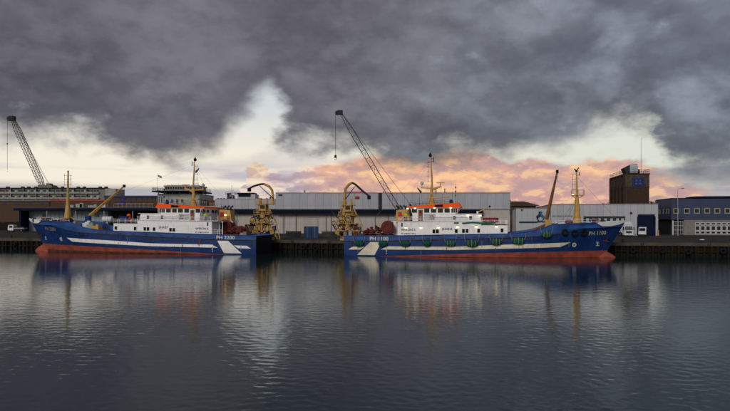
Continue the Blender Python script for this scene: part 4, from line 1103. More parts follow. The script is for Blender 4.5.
def hull(ship, N):
    S = [0,.6,1.5,3,5,7,9]+list(np.arange(11, 30.1, 2.0))+list(np.linspace(31, LOA, 34))
    rows = []
    for s in S:
        # row heights as functions of nominal x
        zr, zs, zt = zred(s), zstr(s), ztop(s)
        zl = [-1.4, -.4, min(.34, zr*.5), zr]+[zr+(zs-zr)*k/4 for k in (1,2,3)]+[zs, zs+(zt-zs)*.5, zt]
        r = []
        for z in zl:
            x = s if s < 30 else 30+(s-30)/(LOA-30)*(xstem(z)-30)
            r.append((x, hb(x, z), z))
        x, y, z = r[-1]
        dk = ztop(s)-.95
        inn = max(0, y-.16)
        r += [(min(x, LOA-.3), inn, z), (min(x, LOA-.5), max(0, y-.22), dk), (min(x, LOA-.5), 0, dk)]
        rows.append(r)
    nr = len(rows[0])
    m = MB()
    for sg in (1, -1):
        base = len(m.v)
        vs = [(x, sg*y, z) for r in rows for (x, y, z) in r]
        fs = []; ms = []
        for i in range(len(S)-1):
            for j in range(nr-1):
                q = (i*nr+j, (i+1)*nr+j, (i+1)*nr+j+1, i*nr+j+1)
                fs.append(q if sg < 0 else q[::-1]); ms.append(4 if j < 2 else 0 if j < 3 else 1 if j < 7 else 2 if j < 11 else 3)
        m.add(vs, fs); m.m[-len(ms):] = ms
    # transom, coloured darker than the hull sides
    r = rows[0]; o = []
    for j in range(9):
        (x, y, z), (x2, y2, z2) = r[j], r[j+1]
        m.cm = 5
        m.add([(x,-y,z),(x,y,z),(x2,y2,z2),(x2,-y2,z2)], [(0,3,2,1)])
    (x, y, z) = r[9]; m.cm = 2
    m.add([(x,-y,z),(x,y,z),(x+.15,y-.2,z-.95),(x+.15,-y+.2,z-.95)], [(0,1,2,3)])
    h = m.build('hull', [M_BOOT, M_HULL, M_BULW, M_DECK, mat('fouled antifouling', (.085,.030,.022), .8, var=.5, vs=1.2, rust=.7, rustcol=(.02,.02,.015), rs=(.5,1)), mat('dark stern plating', (.010,.011,.018), .6, var=.4, vs=1, rust=.6, rustcol=(.03,.02,.015), spec=.06)], ship, True)
    h.data.polygons.foreach_set('use_smooth', [f.material_index < 2 for f in h.data.polygons])
    # rubbing strake, top rail
    for fn, nm, mm, w in ((zstr, 'rubbing_strake', mat('scuffed strake steel', (.05,.042,.045), .6, var=.5, vs=1.0, rust=.8, rustcol=(.13,.08,.06), rs=(.6,1)), .11), (lambda x: ztop(x)+.04, 'bulwark_rail', M_BULW, .09)):
        for sg in (1, -1):
            pts = []
            for x in list(np.arange(.02, 44 if fn is zstr else 50.5, 1.0)):
                z = fn(x); pts.append((x, sg*(hb(x, z)+.05), z))
            MB().tube(pts, w, 6).build(nm, mm, h)
    # bulb
    b = MB().ball((48.6,0,-.95), 6.05, 1.0, 3.0, 28, 16)
    b.build('bulbous_bow', M_BOOT, h, True)
    return h
def on_hull(pts, N, off): return [(x, N*(hb(x, z)+off), z) for x, z in pts]
M_RUN = [mat('rust run', (.11,.05,.03), .8, var=.4), mat('dark drip', (.012,.02,.045), .8), mat('grey blue drip', (.05,.07,.12), .8)]
def band(h, N, xa0, xa1, xb0, xb1, zlo, zhi, m, name, off=.018, nseg=24, nrow=2):
    """painted band on the hull side: left edge xa0 (bottom) .. xa1 (top), right edge xb0 .. xb1"""
    v = []; f = []
    for i in range(nseg+1):
        for j in range(nrow+1):
            u, w = i/nseg, j/nrow
            x = (xa0+(xa1-xa0)*w)*(1-u)+(xb0+(xb1-xb0)*w)*u
            z = zlo(x)*(1-w)+zhi(x)*w
            v.append((x, N*(hb(x, z)+off), z))
    for i in range(nseg):
        for j in range(nrow):
            a_ = i*(nrow+1)+j; f.append((a_, a_+nrow+1, a_+nrow+2, a_+1))
    return MB().add(v, f).build(name, m, h)
def hull_text(h, N, txt, xc, z0, size, width, m, name, shear=0.0, slope=0.0, off=.03):
    vs, fs, w = text_geo(txt, size, shear); k = width/w; D = 1 if N < 0 else -1
    pts = []
    for a_, b_ in vs:
        x = xc+D*(a_*k-width/2); z = z0+b_+slope*(x-xc)
        pts.append((x, N*(hb(x, z)+off), z))
    return MB().add(pts, fs).build(name, m, h)
def flat_text(p, N, txt, xc, y, z0, size, width, m, name, D=None):
    vs, fs, w = text_geo(txt, size); k = width/w; D = 1 if N < 0 else -1
    return MB().add([(xc+D*(a_*k-width/2), y, z0+b_) for a_, b_ in vs], fs).build(name, m, p)

def trawler(number, name, port, call, loc, rot, N, S, t1f, label, lit, cream):
    ship = thing('fishing_trawler', label, 'trawler', loc, rot); ship.scale = (lit['k'], 1, 1)
    h = hull(ship, N)
    MS = M_CREAM if cream else M_STRIPE
    # --- paint on the near side
    zl = lambda x: interp([(0,1.55),(9,1.66),(22.6,1.70),(32,2.02),(38,2.20),(44,2.42)], x)
    zh = lambda x: interp([(0,2.10),(9,2.28),(22.6,2.30),(32,2.78),(38,3.0),(46,3.3)], x)
    band(h, N, 7.9, 9.2, lit['se'][0], lit['se'][1], zl, zh, MS, 'stripe', nseg=40)
    band(h, N, 1.0, 1.9, 3.6, 4.5, zl, zh, MS, 'stripe', nseg=6)
    pz0, pz1 = (lambda x: .52), (lambda x: 3.12)
    band(h, N, 2.9, 5.7, 6.6, 8.0, pz0, pz1, MS, 'slanted_stripe', off=.026, nseg=6, nrow=6)
    hull_text(h, N, number, lit['stext'], 3.42, .80, 3.9, M_LETW, 'ship_number')
    hull_text(h, N, number, lit['bowtext'][0], lit['bowtext'][1], .74, 3.5, M_LETY if lit['lamps'] else mat('dull grey lettering', (.22,.23,.18), .5), 'ship_number', slope=.04)
    # bow marks
    m = MB(); 
    def disc(xc, zc, r, n=16): return [(xc+r*cos(2*pi*i/n), zc+r*sin(2*pi*i/n)) for i in range(n)]
    m.add(on_hull(disc(*lit['disc'], .42), N, .03), [tuple(range(16))])
    m.build('thruster_mark', M_LETW, h)
    dx, dz = lit['disc']; m = MB(); m.add(on_hull([(dx-.3,dz-.05),(dx+.3,dz-.05),(dx+.3,dz+.05),(dx-.3,dz+.05)], N, .07), [(0,1,2,3)]).add(on_hull([(dx-.05,dz-.25),(dx+.05,dz-.25),(dx+.05,dz+.25),(dx-.05,dz+.25)], N, .08), [(0,1,2,3)])
    m.build('thruster_mark_cross', M_HULL, h)
    m = MB()
    for a_, b_, c, d in ((50.0,2.55,50.75,2.66),(50.3,2.66,50.42,3.3),(50.0,3.2,50.6,3.3),(50.1,2.9,50.65,3.0)):
        m.add(on_hull([(a_,b_),(c,b_),(c,d),(a_,d)], N, .03), [(0,1,2,3)])
    m.build('bulb_mark', M_LETW, h)
    for xx, zz in ((44.6, 3.5), (51.3, 1.6), (3.0, 2.2), (16, 1.4), (28, 3.4)):
        m = MB().add(on_hull([(xx,zz-1.2),(xx+.12,zz-1.2),(xx+.10,zz+.2),(xx+.02,zz+.2)], N, .035), [(0,1,2,3)]); m.build('dirt_run', mat('pale salt run', (.15,.16,.19), .8), h)
    rrn = random.Random(number)
    for k in range(46):
        xx = rrn.uniform(.5, 49); zt_ = zstr(xx)-.12 if rrn.random() < .6 else rrn.uniform(1.8, 3.2); ln = rrn.uniform(.35, 1.5); ww = rrn.uniform(.03, .10)
        if zt_-ln < .3: continue
        MB().add(on_hull([(xx-ww*.3,zt_-ln),(xx+ww*.3,zt_-ln),(xx+ww,zt_),(xx-ww,zt_)], N, .034), [(0,1,2,3)]).build('rust_run', M_RUN[rrn.randrange(3)], h)
    # draught marks and exhaust stain at the waterline near the slanted stripe
    for k in range(5):
        z = .75+.35*k; MB().add(on_hull([(8.95,z),(9.15,z),(9.15,z+.16),(8.95,z+.16)], N, .032), [(0,1,2,3)]).build('draught_mark', M_LETW, h)
    # white wedge at the top of the bow, both sides
    for sg in (1, -1):
        v = []; pts_lo = [(49.6,6.98),(50.9,6.34),(52.6,6.34),(54.4,6.66),(55.7,7.08)]; 
        for x, zb in pts_lo:
            zt_ = ztop(x)+.22
            xx = min(x, xstem(zb)-.02)
            v += [(xx, sg*(max(hb(xx, zb)+.06, hb(min(x, LOA-.02), zt_)+.05)), zb), (min(x, LOA-.02), sg*(hb(min(x, LOA-.02), zt_)+.08), zt_)]
        MB().add(v, [(2*i, 2*i+2, 2*i+3, 2*i+1) for i in range(4)]).build('bow_bulwark', M_VEH, h)
    MB().prism_z([(50.6, -hb(50.6,7)+.1), (55.5,0), (50.6, hb(50.6,7)-.1)], 6.55, 6.62).build('bow_deck', M_WHITEB, h)
    ap = MB().ball((52.2, N*(hb(52.2,4.0)-.05), 3.95), .62, .16, .30, 12, 8); ap.build('anchor_pocket', M_BLACK, h)
    an = MB().bar((52.3, N*(hb(52.3,4.0)+.12), 4.1), (52.0, N*(hb(52.0,3.2)+.12), 3.3), .16).bar((51.5, N*(hb(51.6,3.5)+.15), 3.55), (52.6, N*(hb(52.5,3.4)+.15), 3.35), .18)
    an.build('anchor', M_OX, h)
    # freeing ports, scuppers on the bulwark
    for x in np.arange(14, 34, 3.1):
        z = zstr(x)+.2; MB().add(on_hull([(x,z),(x+.7,z),(x+.7,z+.16),(x,z+.16)], N, .012), [(0,1,2,3)]).build('freeing_port', M_DARK, h)

    # --- main deckhouse (white)
    A = 12.1+S
    yb = 5.0
    T = thing_part('deckhouse', ship)
    ztl = 7.12; F1 = 28.7+S
    MB().prism([(A,4.0),(F1+.02,4.0),(F1+.02,ztl+.1),(A,ztl-.05)], -yb, yb).build('house_wall', M_WHITE, T)
    MB().prism([(F1+.03,4.0),(t1f,4.2),(t1f,6.55),(F1+.03,6.50)], -yb, yb).build('fore_house_wall', M_WHITE, T)
    MB().box(F1+.03, t1f+.15, -yb-.12, yb+.12, 6.56, 6.64).build('fore_house_deck', M_DECK, T)
    MB().box(A-1.3, F1+.1, -yb-.15, yb+.15, ztl+.08, ztl+.18).build('bridge_deck', M_WHITE, T)
    # plating seams so that the white sides are not blank
    sm = MB().box(-.02, .02, -.012, .012, 0, 2.3).mesh('weld_seam', mat('seam shadowed paint', (.66,.66,.68), .6))
    for x in np.arange(A+2.4, t1f-.5, 3.0): link('weld_seam', sm, T, (x, N*(yb+.008), 4.2))
    MB().box(A+.2, t1f-.2, N*(yb+.001) if N > 0 else N*(yb+.035), N*(yb+.035) if N > 0 else N*(yb+.001), 6.28, 6.34).build('drip_ledge', M_WHITE, T)
    # side windows of the lower house
    wm = MB().use(0).box(-.34, .34, -.06, .06, -.44, .44).use(1).prism([(-.23,-.37),(.23,-.37),(.27,-.32),(.27,.32),(.23,.37),(-.23,.37),(-.27,.32),(-.27,-.32)], -.09, .09).mesh('port_window', [M_WHITE, M_BLACK])
    for x in lit['ports']: link('port_window', wm, T, (x, N*(yb+.02), 5.32+.03*(x-20)*.6))
    # upper house forward of the bridge
    U0, U1 = 20.8+S, F1
    MB().prism([(U0,ztl+.2),(U1,ztl+.2),(U1-.25,8.62),(U0,8.66)], -4.3, 4.3).build('upper_house_wall', M_WHITE, T)
    MB().box(U0, U1+.25, -4.5, 4.5, 8.67, 8.76).build('upper_house_deck', M_WHITE, T)
    link('port_window', wm, T, (U1-2.0, N*4.32, 7.95)); link('port_window', wm, T, (U1-5.2, N*4.32, 7.95))
    ladderm = MB()
    for s_ in (0, .45): ladderm.bar((U1+.25, N*(2.0+s_), 6.65), (U1+.1, N*(2.0+s_), 8.7), .06)
    for k in range(7): ladderm.bar((U1+.2, N*2.0, 6.85+k*.28), (U1+.2, N*2.45, 6.85+k*.28), .04)
    ladderm.build('ladder', M_WHITE, T)
    r = MB().rail([(A+.2, N*(yb+.05), ztl+.18), (U1, N*(yb+.05), ztl+.18)], .85, .028, 1.5, 3)
    r.build('railing', M_WHITE, T)
    dd = MB().rail([(F1+.1, N*(yb+.02), 6.62), (t1f, N*(yb+.02), 6.62), (t1f, -N*(yb+.02), 6.62)], .85, .03, 1.4, 3); dd.build('railing', M_WHITE, T)
    bd = MB().box(A+6.6, A+14, N*(yb+.07) if N > 0 else N*(yb+.11), N*(yb+.11) if N > 0 else N*(yb+.07), ztl+.86, ztl+.96); bd.build('rail_cap', M_STEEL, T)
    # aft bulkhead door, stores door
    MB().box(A-.06, A-.002, -.4, .4, 4.3, 6.2).build('aft_door', M_STEEL, T)
    # name, port, call sign
    zn = 5.38
    flat_text(T, N, name, A+2.15, N*(yb+.03), zn, .46, 2.9, M_LETD, 'ship_name')
    flat_text(T, N, port, A+2.15, N*(yb+.03), zn-.72, .30, 2.9, M_LETD, 'home_port')
    flat_text(T, N, call, lit['call'], N*(yb+.03), 5.55, .44, 2.1, M_LETD, 'call_sign')
    # narrow blue plate and small fittings at the aft corner
    MB().box(A+.75, A+1.05, N*(yb+.03)-.03, N*(yb+.03)+.03, 6.2, 6.95).build('blue_locker', M_BLUEP, T)

    # --- wheelhouse
    B = thing_part('wheelhouse', ship)
    W0, W1 = 14.7+S, 24.0+S; yw = 4.35
    z0, zb, zw, zr = ztl+.2, 8.62, 9.72, 9.95
    MB().prism([(W0+.35,z0),(W1-.5,z0),(W1-.35,zb),(W1+.25,zw),(W1+.25,zr),(W0,zr),(W0,zw),(W0+.35,zb)], -yw, yw).build('wall', M_WHITE, B)
    # roof: wedge visor, deep forward
    MB().prism([(W0-.8,9.93),(W1+.15,9.96),(W1+.85,9.98),(W1+.35,10.92),(W0-.8,10.22)], -yw-.45, yw+.45).build('roof', M_ORANGE, B)
    MB().prism([(W0-.78,9.88),(W1+.6,9.93),(W1+.6,9.95),(W0-.78,9.92)], -yw-.4, yw+.4).build('soffit', M_WHITE, B)
    pk = MB().prism([(W1-4.4,10.06),(W1-2.75,10.08),(W1-2.75,10.60),(W1-4.4,10.48)], N*(yw+.45), N*(yw+.50)); pk.build('emblem_panel', M_BLACK, B)
    if lit['redmark']: MB().prism([(W1-4.75,10.2),(W1-4.42,10.2),(W1-4.42,10.56),(W1-4.75,10.5)], N*(yw+.45), N*(yw+.51)).build('red_mark', mat('bright red plate', (.8,.01,.03), .5), B)
    wd = lambda w: MB().use(0).box(-w/2-.07, w/2+.07, -.03, .03, -.47, .47).use(1).prism([(-w/2,-.40),(w/2,-.40),(w/2+.03,-.34),(w/2+.03,.42),(-w/2-.03,.42),(-w/2-.03,-.34)], -.05, .05).mesh('window', [M_WHITE, M_GLASS])
    wA = wd(.98); wS = wd(.28)
    yN = N*(yw+.02); zc = 9.36
    for x in (W1-1.95, W1-3.3, W1-4.65, W1-6.05): link('window', wA, B, (x, yN, zc))
    link('window', wA, B, (W1-8.55, yN, zc))
    for k in range(3): link('window', wS, B, (W1-.95+k*.42, yN, zc), (0, .12*0, 0))
    MB().box(W1-7.75, W1-6.85, yN-.05, yN+.05, z0+.05, 9.55).build('door', M_BROWN, B)
    MB().box(W1-7.5, W1-7.1, yN-.07, yN+.07, 8.9, 9.4).build('door_window', M_GLASS, B)
    # raked front windows, aft windows
    for y in np.linspace(-3.5, 3.5, 6):
        mb = MB(); u = .46
        x_ = lambda z: W1-.35+(z-zb)/(zw-zb)*.6+.02
        mb.add([(x_(8.75),y-u,8.75),(x_(8.75),y+u,8.75),(x_(9.6),y+u,9.6),(x_(9.6),y-u,9.6)], [(0,1,2,3)]); mb.build('front_window', M_GLASS, B)
    for y in (-3.0, -1.2, 1.2, 3.0): MB().box(W0-.04, W0-.003, y-.5, y+.5, 9.0, 9.62).build('aft_window', M_GLASS, B)
    # platform and struts on the aft corner
    MB().bar((W0-1.9, N*4.4, ztl+.3), (W0+.1, N*4.4, 9.4), .10).bar((W0-1.2, N*4.4, ztl+.3), (W0-.4, N*4.4, 9.9), .09).bar((W0-.4, N*4.4, ztl+.2), (W0-2.0, N*4.3, 8.6), .08).build('aft_struts', M_DARK, B)
    # grey panel behind the lifebuoy
    MB().box(W1-6.6, W1-4.3, yN-.02-.0*N, yN+.035, z0+.15, 8.72).build('panel', mat('light grey panel', (.42,.43,.46), .5), B)
    # roof fittings
    for s_ in (N, -N): MB().rail([(W0-.5, s_*4.5, 10.2), (W1-1, s_*4.5, 10.8)], .75, .025, 1.6, 2).build('roof_railing', M_DARK, B)
    MB().ball((W1-1.2, N*3.6, 11.15), .38, .38, .42).build('satellite_dome', M_BLUEP, B)
    MB().cyl((W1-1.2, N*3.6, 10.75), (W1-1.2, N*3.6, 10.95), .14).build('dome_post', M_DARK, B)
    wh = MB()
    for x, y, z in ((W1-1.0, 2.6, 13.3), (W1-.3, 3.2, 14.6), (W0+1, -3, 12.3)): wh.cyl((x, N*y, 10.5), (x, N*y, z), .035, .02, 5)
    for z in (12.2, 13.0, 13.8): wh.box(W1-.42, W1-.18, N*3.2-.1, N*3.2+.1, z, z+.35)
    wh.build('whip_aerials', M_DARK, B)
    sl = MB()
    for y in (3.0, -3.0): sl.cyl((W1-.2, y, 10.85), (W1+.25, y, 10.95), .22, .26, 10).cyl((W1-.2, y, 10.5), (W1-.2, y, 10.85), .06)
    sl.build('searchlight', M_STEEL, B)

    # --- main mast on the wheelhouse
    K = thing_part('main_mast', ship); xm = 18.6+S
    MB().tube([(xm,0,10.3),(xm,0,11.2),(xm,0,11.9)], [1.05,.62,.36], 12).build('mast_base', M_MUST, K)
    MB().tube([(xm,0,11.8),(xm,0,14.0),(xm,0,14.4)], [.36,.31,.2], 12).build('mast_column', M_MUST, K)
    f_ = 1
    y1 = MB().prism([(xm-1.15,11.85),(xm+3.3,12.1),(xm+3.6,12.35),(xm+.6,12.15),(xm-1.4,12.15)], -.55, .55); y1.build('lower_platform', M_MUST, K)
    y2 = MB().bar((xm-2.3,0,14.15), (xm,0,14.0), .34, .22).bar((xm,0,13.9), (xm+2.0,0,14.35), .5, .3).bar((xm+.1,0,13.5), (xm+1.3,0,14.1), .2)
    y2.build('upper_platform', M_MUST, K)
    MB().rail([(xm-.9,-.5,12.15),(xm+3.2,-.5,12.3)], .7, .025, .9, 2).rail([(xm-2.2,-.15,14.25),(xm-.3,-.15,14.2)], .5, .02, .6, 1).build('platform_rail', M_STEEL, K)
    top = 20.6
    MB().tube([(xm+.1,0,14.2),(xm+.02,0,16.6),(xm-.1,0,18.6),(xm-.12,0,top)], [.19,.17,.13,.09], 8).build('topmast', M_MUST, K)
    ar = MB()
    for k, z in enumerate((15.4,16.4,17.4,18.4,19.3)):
        ar.bar((xm-.95+.02*k,0,z), (xm-.08,0,z), .045); ar.bar((xm-1.0+.02*k,-.25,z), (xm-.6,.25,z), .05); ar.cyl((xm-.75,0,z), (xm-.75,0,z+.3), .05, n=6)
    ar.cyl((xm-.75,0,15.2), (xm-.75,0,19.3), .03, n=5)
    for z in (19.5, 20.0): ar.bar((xm-.1,0,z), (xm+.42,0,z+.1), .07).cyl((xm+.4,0,z-.1), (xm+.4,0,z+.4), .08, n=6)
    ar.build('aerial_array', M_OX if lit['lamps'] else M_STEEL, K)
    MB().ball((xm-.3,0,20.75), .33, .33, .38).cyl((xm-.3,0,21), (xm-.3,0,21.3), .12, n=8).build('masthead_ball', M_BLACK, K)
    MB().cyl((xm-.35,0,21.2), (xm-.35,0,25.2 if lit['lamps'] else 21.9), .03, .012, 5).build('whip_aerial', M_STEEL, K)
    MB().bar((xm+1.0,0,15.15), (xm+2.7,0,15.15), .2, .16).cyl((xm+1.8,0,14.3), (xm+1.8,0,15.1), .1, n=8).build('radar_scanner', M_MUST, K)
    MB().ball((xm-2.05,0,15.1), .36, .36, .42).cyl((xm-2.05,0,14.2), (xm-2.05,0,14.75), .08, n=8).build('radome', mat('radome white', (.5,.52,.56), .4), K) if lit['lamps'] else \
        MB().ball((xm-2.15,0,15.1), .36, .36, .42).cyl((xm-2.15,0,14.2), (xm-2.15,0,14.75), .08, n=8).build('radome', mat('radome white', (.5,.52,.56), .4), K)
    st = MB()
    for p, q in (((xm,0,19.8),(5,0,7.5)), ((xm,0,19.6),(t1f+14,0,9)), ((xm-2.2,0,14.1),(xm-2.2,0,10.3)), ((xm,0,20),(W0-3,N*2.5,8.2))): st.bar(p, q, .02)
    st.build('rigging_wire', M_STEEL, K)

    # --- casing with funnel pipes, aft on the far side
    Cc = thing_part('engine_casing', ship); cx0 = 10.6+S
    MB().prism([(cx0,7.2),(cx0+3.1,7.2),(cx0+2.8,9.75),(cx0+.35,9.6)], -N*3.9, -N*1.6).build('casing_wall', M_MUST, Cc)
    MB().box(cx0-.3, cx0+3.3, -N*4.1, -N*1.4, 4.0, 7.2).build('casing_base', M_WHITE, Cc)
    ps = 0 if lit['lamps'] else 1.0
    MB().box(cx0+.7+ps, cx0+1.5+ps, -N*1.6, -N*1.55, 8.1, 9.2).build('emblem_plate', M_REDP, Cc)
    MB().box(cx0+2.0-ps*1.6, cx0+2.7-ps*1.6, -N*1.6, -N*1.52, 7.3, 8.3).build('casing_door', M_BROWN, Cc)
    ex = MB()
    for k in range(3): ex.tube([(cx0+.6+k*.8,-N*2.6,9.5), (cx0+.6+k*.8,-N*2.6,10.2), (cx0+.1+k*.8,-N*2.6,10.6)], .2, 10)
    ex.bar((cx0+.2,-N*2,9.8), (cx0+2.6,-N*2,10.5), .12)
    ex.build('exhaust_pipe', M_DARK, Cc)
    for x, w_, y, zt_, mm in lit['deckitems']: MB().box(x, x+w_, y, y+1.6, 3.9, zt_).cyl((x+w_*.5,y+.8,zt_-.05), (x+w_*.5,y+.8,zt_+.3), .35, n=10).build('deck_locker', mm, ship)

    # --- net drums and trawl gear aft
    D_ = thing_part('trawl_deck_gear', ship); g0 = lit['gear']
    def drum(x, z, r, w, y=0.0):
        m_ = MB()
        m_.cyl((x, y-w/2, z), (x, y+w/2, z), r*.72, n=20)
        for k in range(7):
            yy = y-w/2+w*k/6; m_.torus((x, yy, z), r*.62, r*.22+.06*((k*7) % 3)/3, 'y', 20, 6)
        for yy in (y-w/2-.1, y+w/2): m_.cyl((x, yy, z), (x, yy+.1, z), r, n=24)
        return m_.build('net_drum', M_OX, D_)
    for x, z, r, w in lit['drums']: drum(x, z, r, w, -N*0.8)
    for x0_, x1_, z1_ in lit['heaps']:
        m_ = MB(); rr = random.Random(5)
        for k in range(80):
            u = rr.random(); x = x0_+(x1_-x0_)*u; hgt = (z1_-4.0)*(1-abs(u-.6)*.8)
            m_.ball((x, rr.uniform(-2.4, 2.4), 3.9+hgt*rr.random()*.8), rr.uniform(.2,.6), rr.uniform(.2,.7), rr.uniform(.12,.36), 7, 5)
        m_.build('trawl_net_heap', M_OX, D_)
    # stern gantry posts and rails
    if lit['frame']: MB().rail([(A-2.2, N*4.6, ztop(A-2)), (A-.1, N*4.6, ztop(A))], 1.0, .03, 1.0, 3).build('railing', M_WHITE, D_)
    ld = MB()
    if lit['frame']:
      for x in np.arange(A-1.6, A-.2, .7): ld.box(x, x+.12, N*3.2-.06, N*3.2+.06, 4.2, 7.1)
      ld.box(A-1.7, A-.1, N*3.1, N*3.3, 6.95, 7.1)
      ld.build('deck_frame', M_WHITE, D_)
    for x, hgt, mm in lit['sternbits']:
        MB().box(x, x+.7, N*2.5, N*3.4, 3.4, 4.2+hgt).build('deck_locker', mm, D_)

    # --- fore mast
    Fm = thing_part('fore_mast', ship); xf = lit['fm']
    MB().tube([(xf,0,5.9),(xf,0,7.6),(xf,0,12.2)], [.80,.74,.30], 12).build('mast_column', M_MUST, Fm)
    if lit['lamps']:
        bk = MB().box(xf-1.0, xf+1.3, -.6, .6, 12.3, 12.45).bar((xf,0,11.6), (xf+1.1,0,12.3), .15).bar((xf,0,11.6), (xf-.9,0,12.3), .15)
        bk.rail([(xf-1.0,-.6,12.4),(xf+1.3,-.6,12.4),(xf+1.3,.6,12.4),(xf-1.0,.6,12.4)], 1.0, .04, 1.2, 1); bk.build('crow_basket', M_MUST, Fm)
        MB().tube([(xf,0,12.2),(xf-.05,0,15),(xf-.1,0,17)], [.24,.17,.12], 8).build('topmast', M_MUST, Fm)
        aa = MB()
        for k, z in enumerate((13.5,14.5,15.5,16.4)): aa.bar((xf-1.0,0,z), (xf-.1,0,z), .045).bar((xf-1.0,-.3,z), (xf-.6,.3,z), .05)
        aa.cyl((xf-.85,0,13.3), (xf-.85,0,16.5), .03, n=5).bar((xf-.1,0,16.2), (xf+.5,0,16.4), .09).cyl((xf+.5,0,16.2),(xf+.5,0,16.9),.1,n=6)
        aa.build('aerial_array', M_OX, Fm)
        MB().bar((xf-.1,0,17), (xf-.5,0,17.6), .22).bar((xf-.1,0,17.1), (xf+.35,0,17.8), .2).ball((xf-.1,0,17.1), .25).build('masthead_lights', M_BLACK, Fm)
    else:
        MB().tube([(xf,0,12.1),(xf,0,16),(xf,0,18.2)], [.3,.2,.15], 8).build('topmast', M_MUST, Fm)
        aa = MB()
        for z in (15.4, 16.4, 17.4): aa.bar((xf-.9,0,z), (xf+1.1,0,z), .07)
        aa.bar((xf-.7,0,14.4), (xf-.7,0,17.6), .07).bar((xf+.9,0,15.2), (xf+.9,0,17.8), .05).ball((xf,0,18.3), .25)
        aa.build('aerial_array', M_MUST, Fm)
    st = MB()
    for p, q in (((xf,0,16),(54.6,0,7.3)), ((xf,0,12),(xf-3,N*4,6.4)), ((xf,0,12),(xf-3,-N*4,6.4))): st.bar(p, q, .03)
    st.build('stay_wire', M_DARK, Fm)
    MB().box(xf-1.3, xf+1.3, -1.6, 1.6, 5.9, 6.9).build('mast_house', M_MUST, Fm)

    # --- folding deck crane forward
    G = thing_part('deck_crane', ship)
    bx_, bz_ = lit['boom'][0]
    MB().cyl((bx_,-N*1.0,4.4), (bx_,-N*1.0,bz_), .42, .36, 14).build('crane_column', lit['colm'], G)
    MB().box(bx_-.1, bx_+.9, -N*1.5, -N*.5, bz_-1.2, bz_-.1).build('crane_cab', M_MUST if lit['lamps'] else M_BLUEP, G)
    pb = lit['boom']
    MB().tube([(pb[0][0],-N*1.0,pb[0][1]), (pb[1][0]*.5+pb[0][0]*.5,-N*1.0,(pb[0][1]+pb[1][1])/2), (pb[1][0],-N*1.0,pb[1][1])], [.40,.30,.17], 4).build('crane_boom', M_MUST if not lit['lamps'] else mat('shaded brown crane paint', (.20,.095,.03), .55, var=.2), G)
    MB().box(pb[1][0]-.25, pb[1][0]+.25, -N*1.0-.2, -N*1.0+.2, pb[1][1]-.3, pb[1][1]+.35).cyl((pb[1][0],-N*1.0,pb[1][1]), (pb[1][0],-N*1.0,pb[1][1]-2.0), .03, n=5).build('boom_head', M_BLACK, G)
    if len(pb) > 2:
        MB().tube([(pb[0][0],-N*1.0,pb[0][1]-.6), (pb[2][0],-N*1.0,pb[2][1]), (pb[3][0],-N*1.0,pb[3][1])], [.32,.28,.2], 6).build('crane_jib', M_BROWN, G)

    # --- foredeck clutter
    Q = thing_part('foredeck_gear', ship)
    for x, w_, z_, hgt, mm in lit['fore']:
        MB().box(x, x+w_, N*.6, N*2.2, z_, z_+hgt).cyl((x+w_*.5, N*.2, z_+hgt*.6), (x+w_*.5, N*2.6, z_+hgt*.6), hgt*.55, n=14).build('windlass' if mm is M_OX else 'deck_locker', mm, Q)
    MB().rail([(42, N*hb(42,6.6)*.95, 6.7), (50.5, N*hb(50.5,7)*.93, 7.0)], .7, .022, 1.6, 2).build('railing', M_WHITE, Q)
    # --- lamps
    lm = MB().box(-.16, .16, -.10, .10, -.07, .09).mesh('lamp_lens', M_LAMPW2); hs = MB().box(-.22, .22, -.12, .06, .093, .2).mesh('deck_lamp', M_DARK)
    for x, y, z, warm in lit['lampsat']:
        hh = link('deck_lamp', hs, ship, (x, N*y, z)); 
        l_ = link('lamp_lens', lm if not warm else MB().box(-.18, .18, -.11, .11, -.16, .09).mesh('lamp_lens', M_LAMPW if warm == 1 else M_LAMPO), hh)
    return ship
def thing_part(name, ship):
    o = bpy.data.objects.new(name, None); COL.objects.link(o); o.parent = ship; o.empty_display_size = .3; return o

K2, K1 = .9785, 1.037
P2 = W(-3.45, 0, -.02); R2 = (0, 0, -QA)
P1 = W(-22.2, 0, -.04); R1 = (0, radians(-.5), pi-QA)
MX2 = Matrix.Translation(P2) @ Euler(R2).to_matrix().to_4x4() @ Matrix.Diagonal((K2, 1, 1, 1))
MX1 = Matrix.Translation(P1) @ Euler(R1).to_matrix().to_4x4() @ Matrix.Diagonal((K1, 1, 1, 1))
def S2(px, d=-5.5): return (F(px, 220, d)[0]+3.45)/K2
def S1(px, d=-5.5): return -(F(px, 220, d)[0]+22.2)/K1
def SP2(px, py, d=0.0): t, z = F(px, py, d); return (t+3.45)/K2, z
def SP1(px, py, d=0.0): t, z = F(px, py, d); x = -(t+22.2)/K1; return x, z-.0087*x
def HULLP(px, py, ship=2):
    d = -5.0
    for _ in range(12):
        x, z = (SP2 if ship == 2 else SP1)(px, py, d); d = .5*d-.5*hb(x, z)
    return x, z
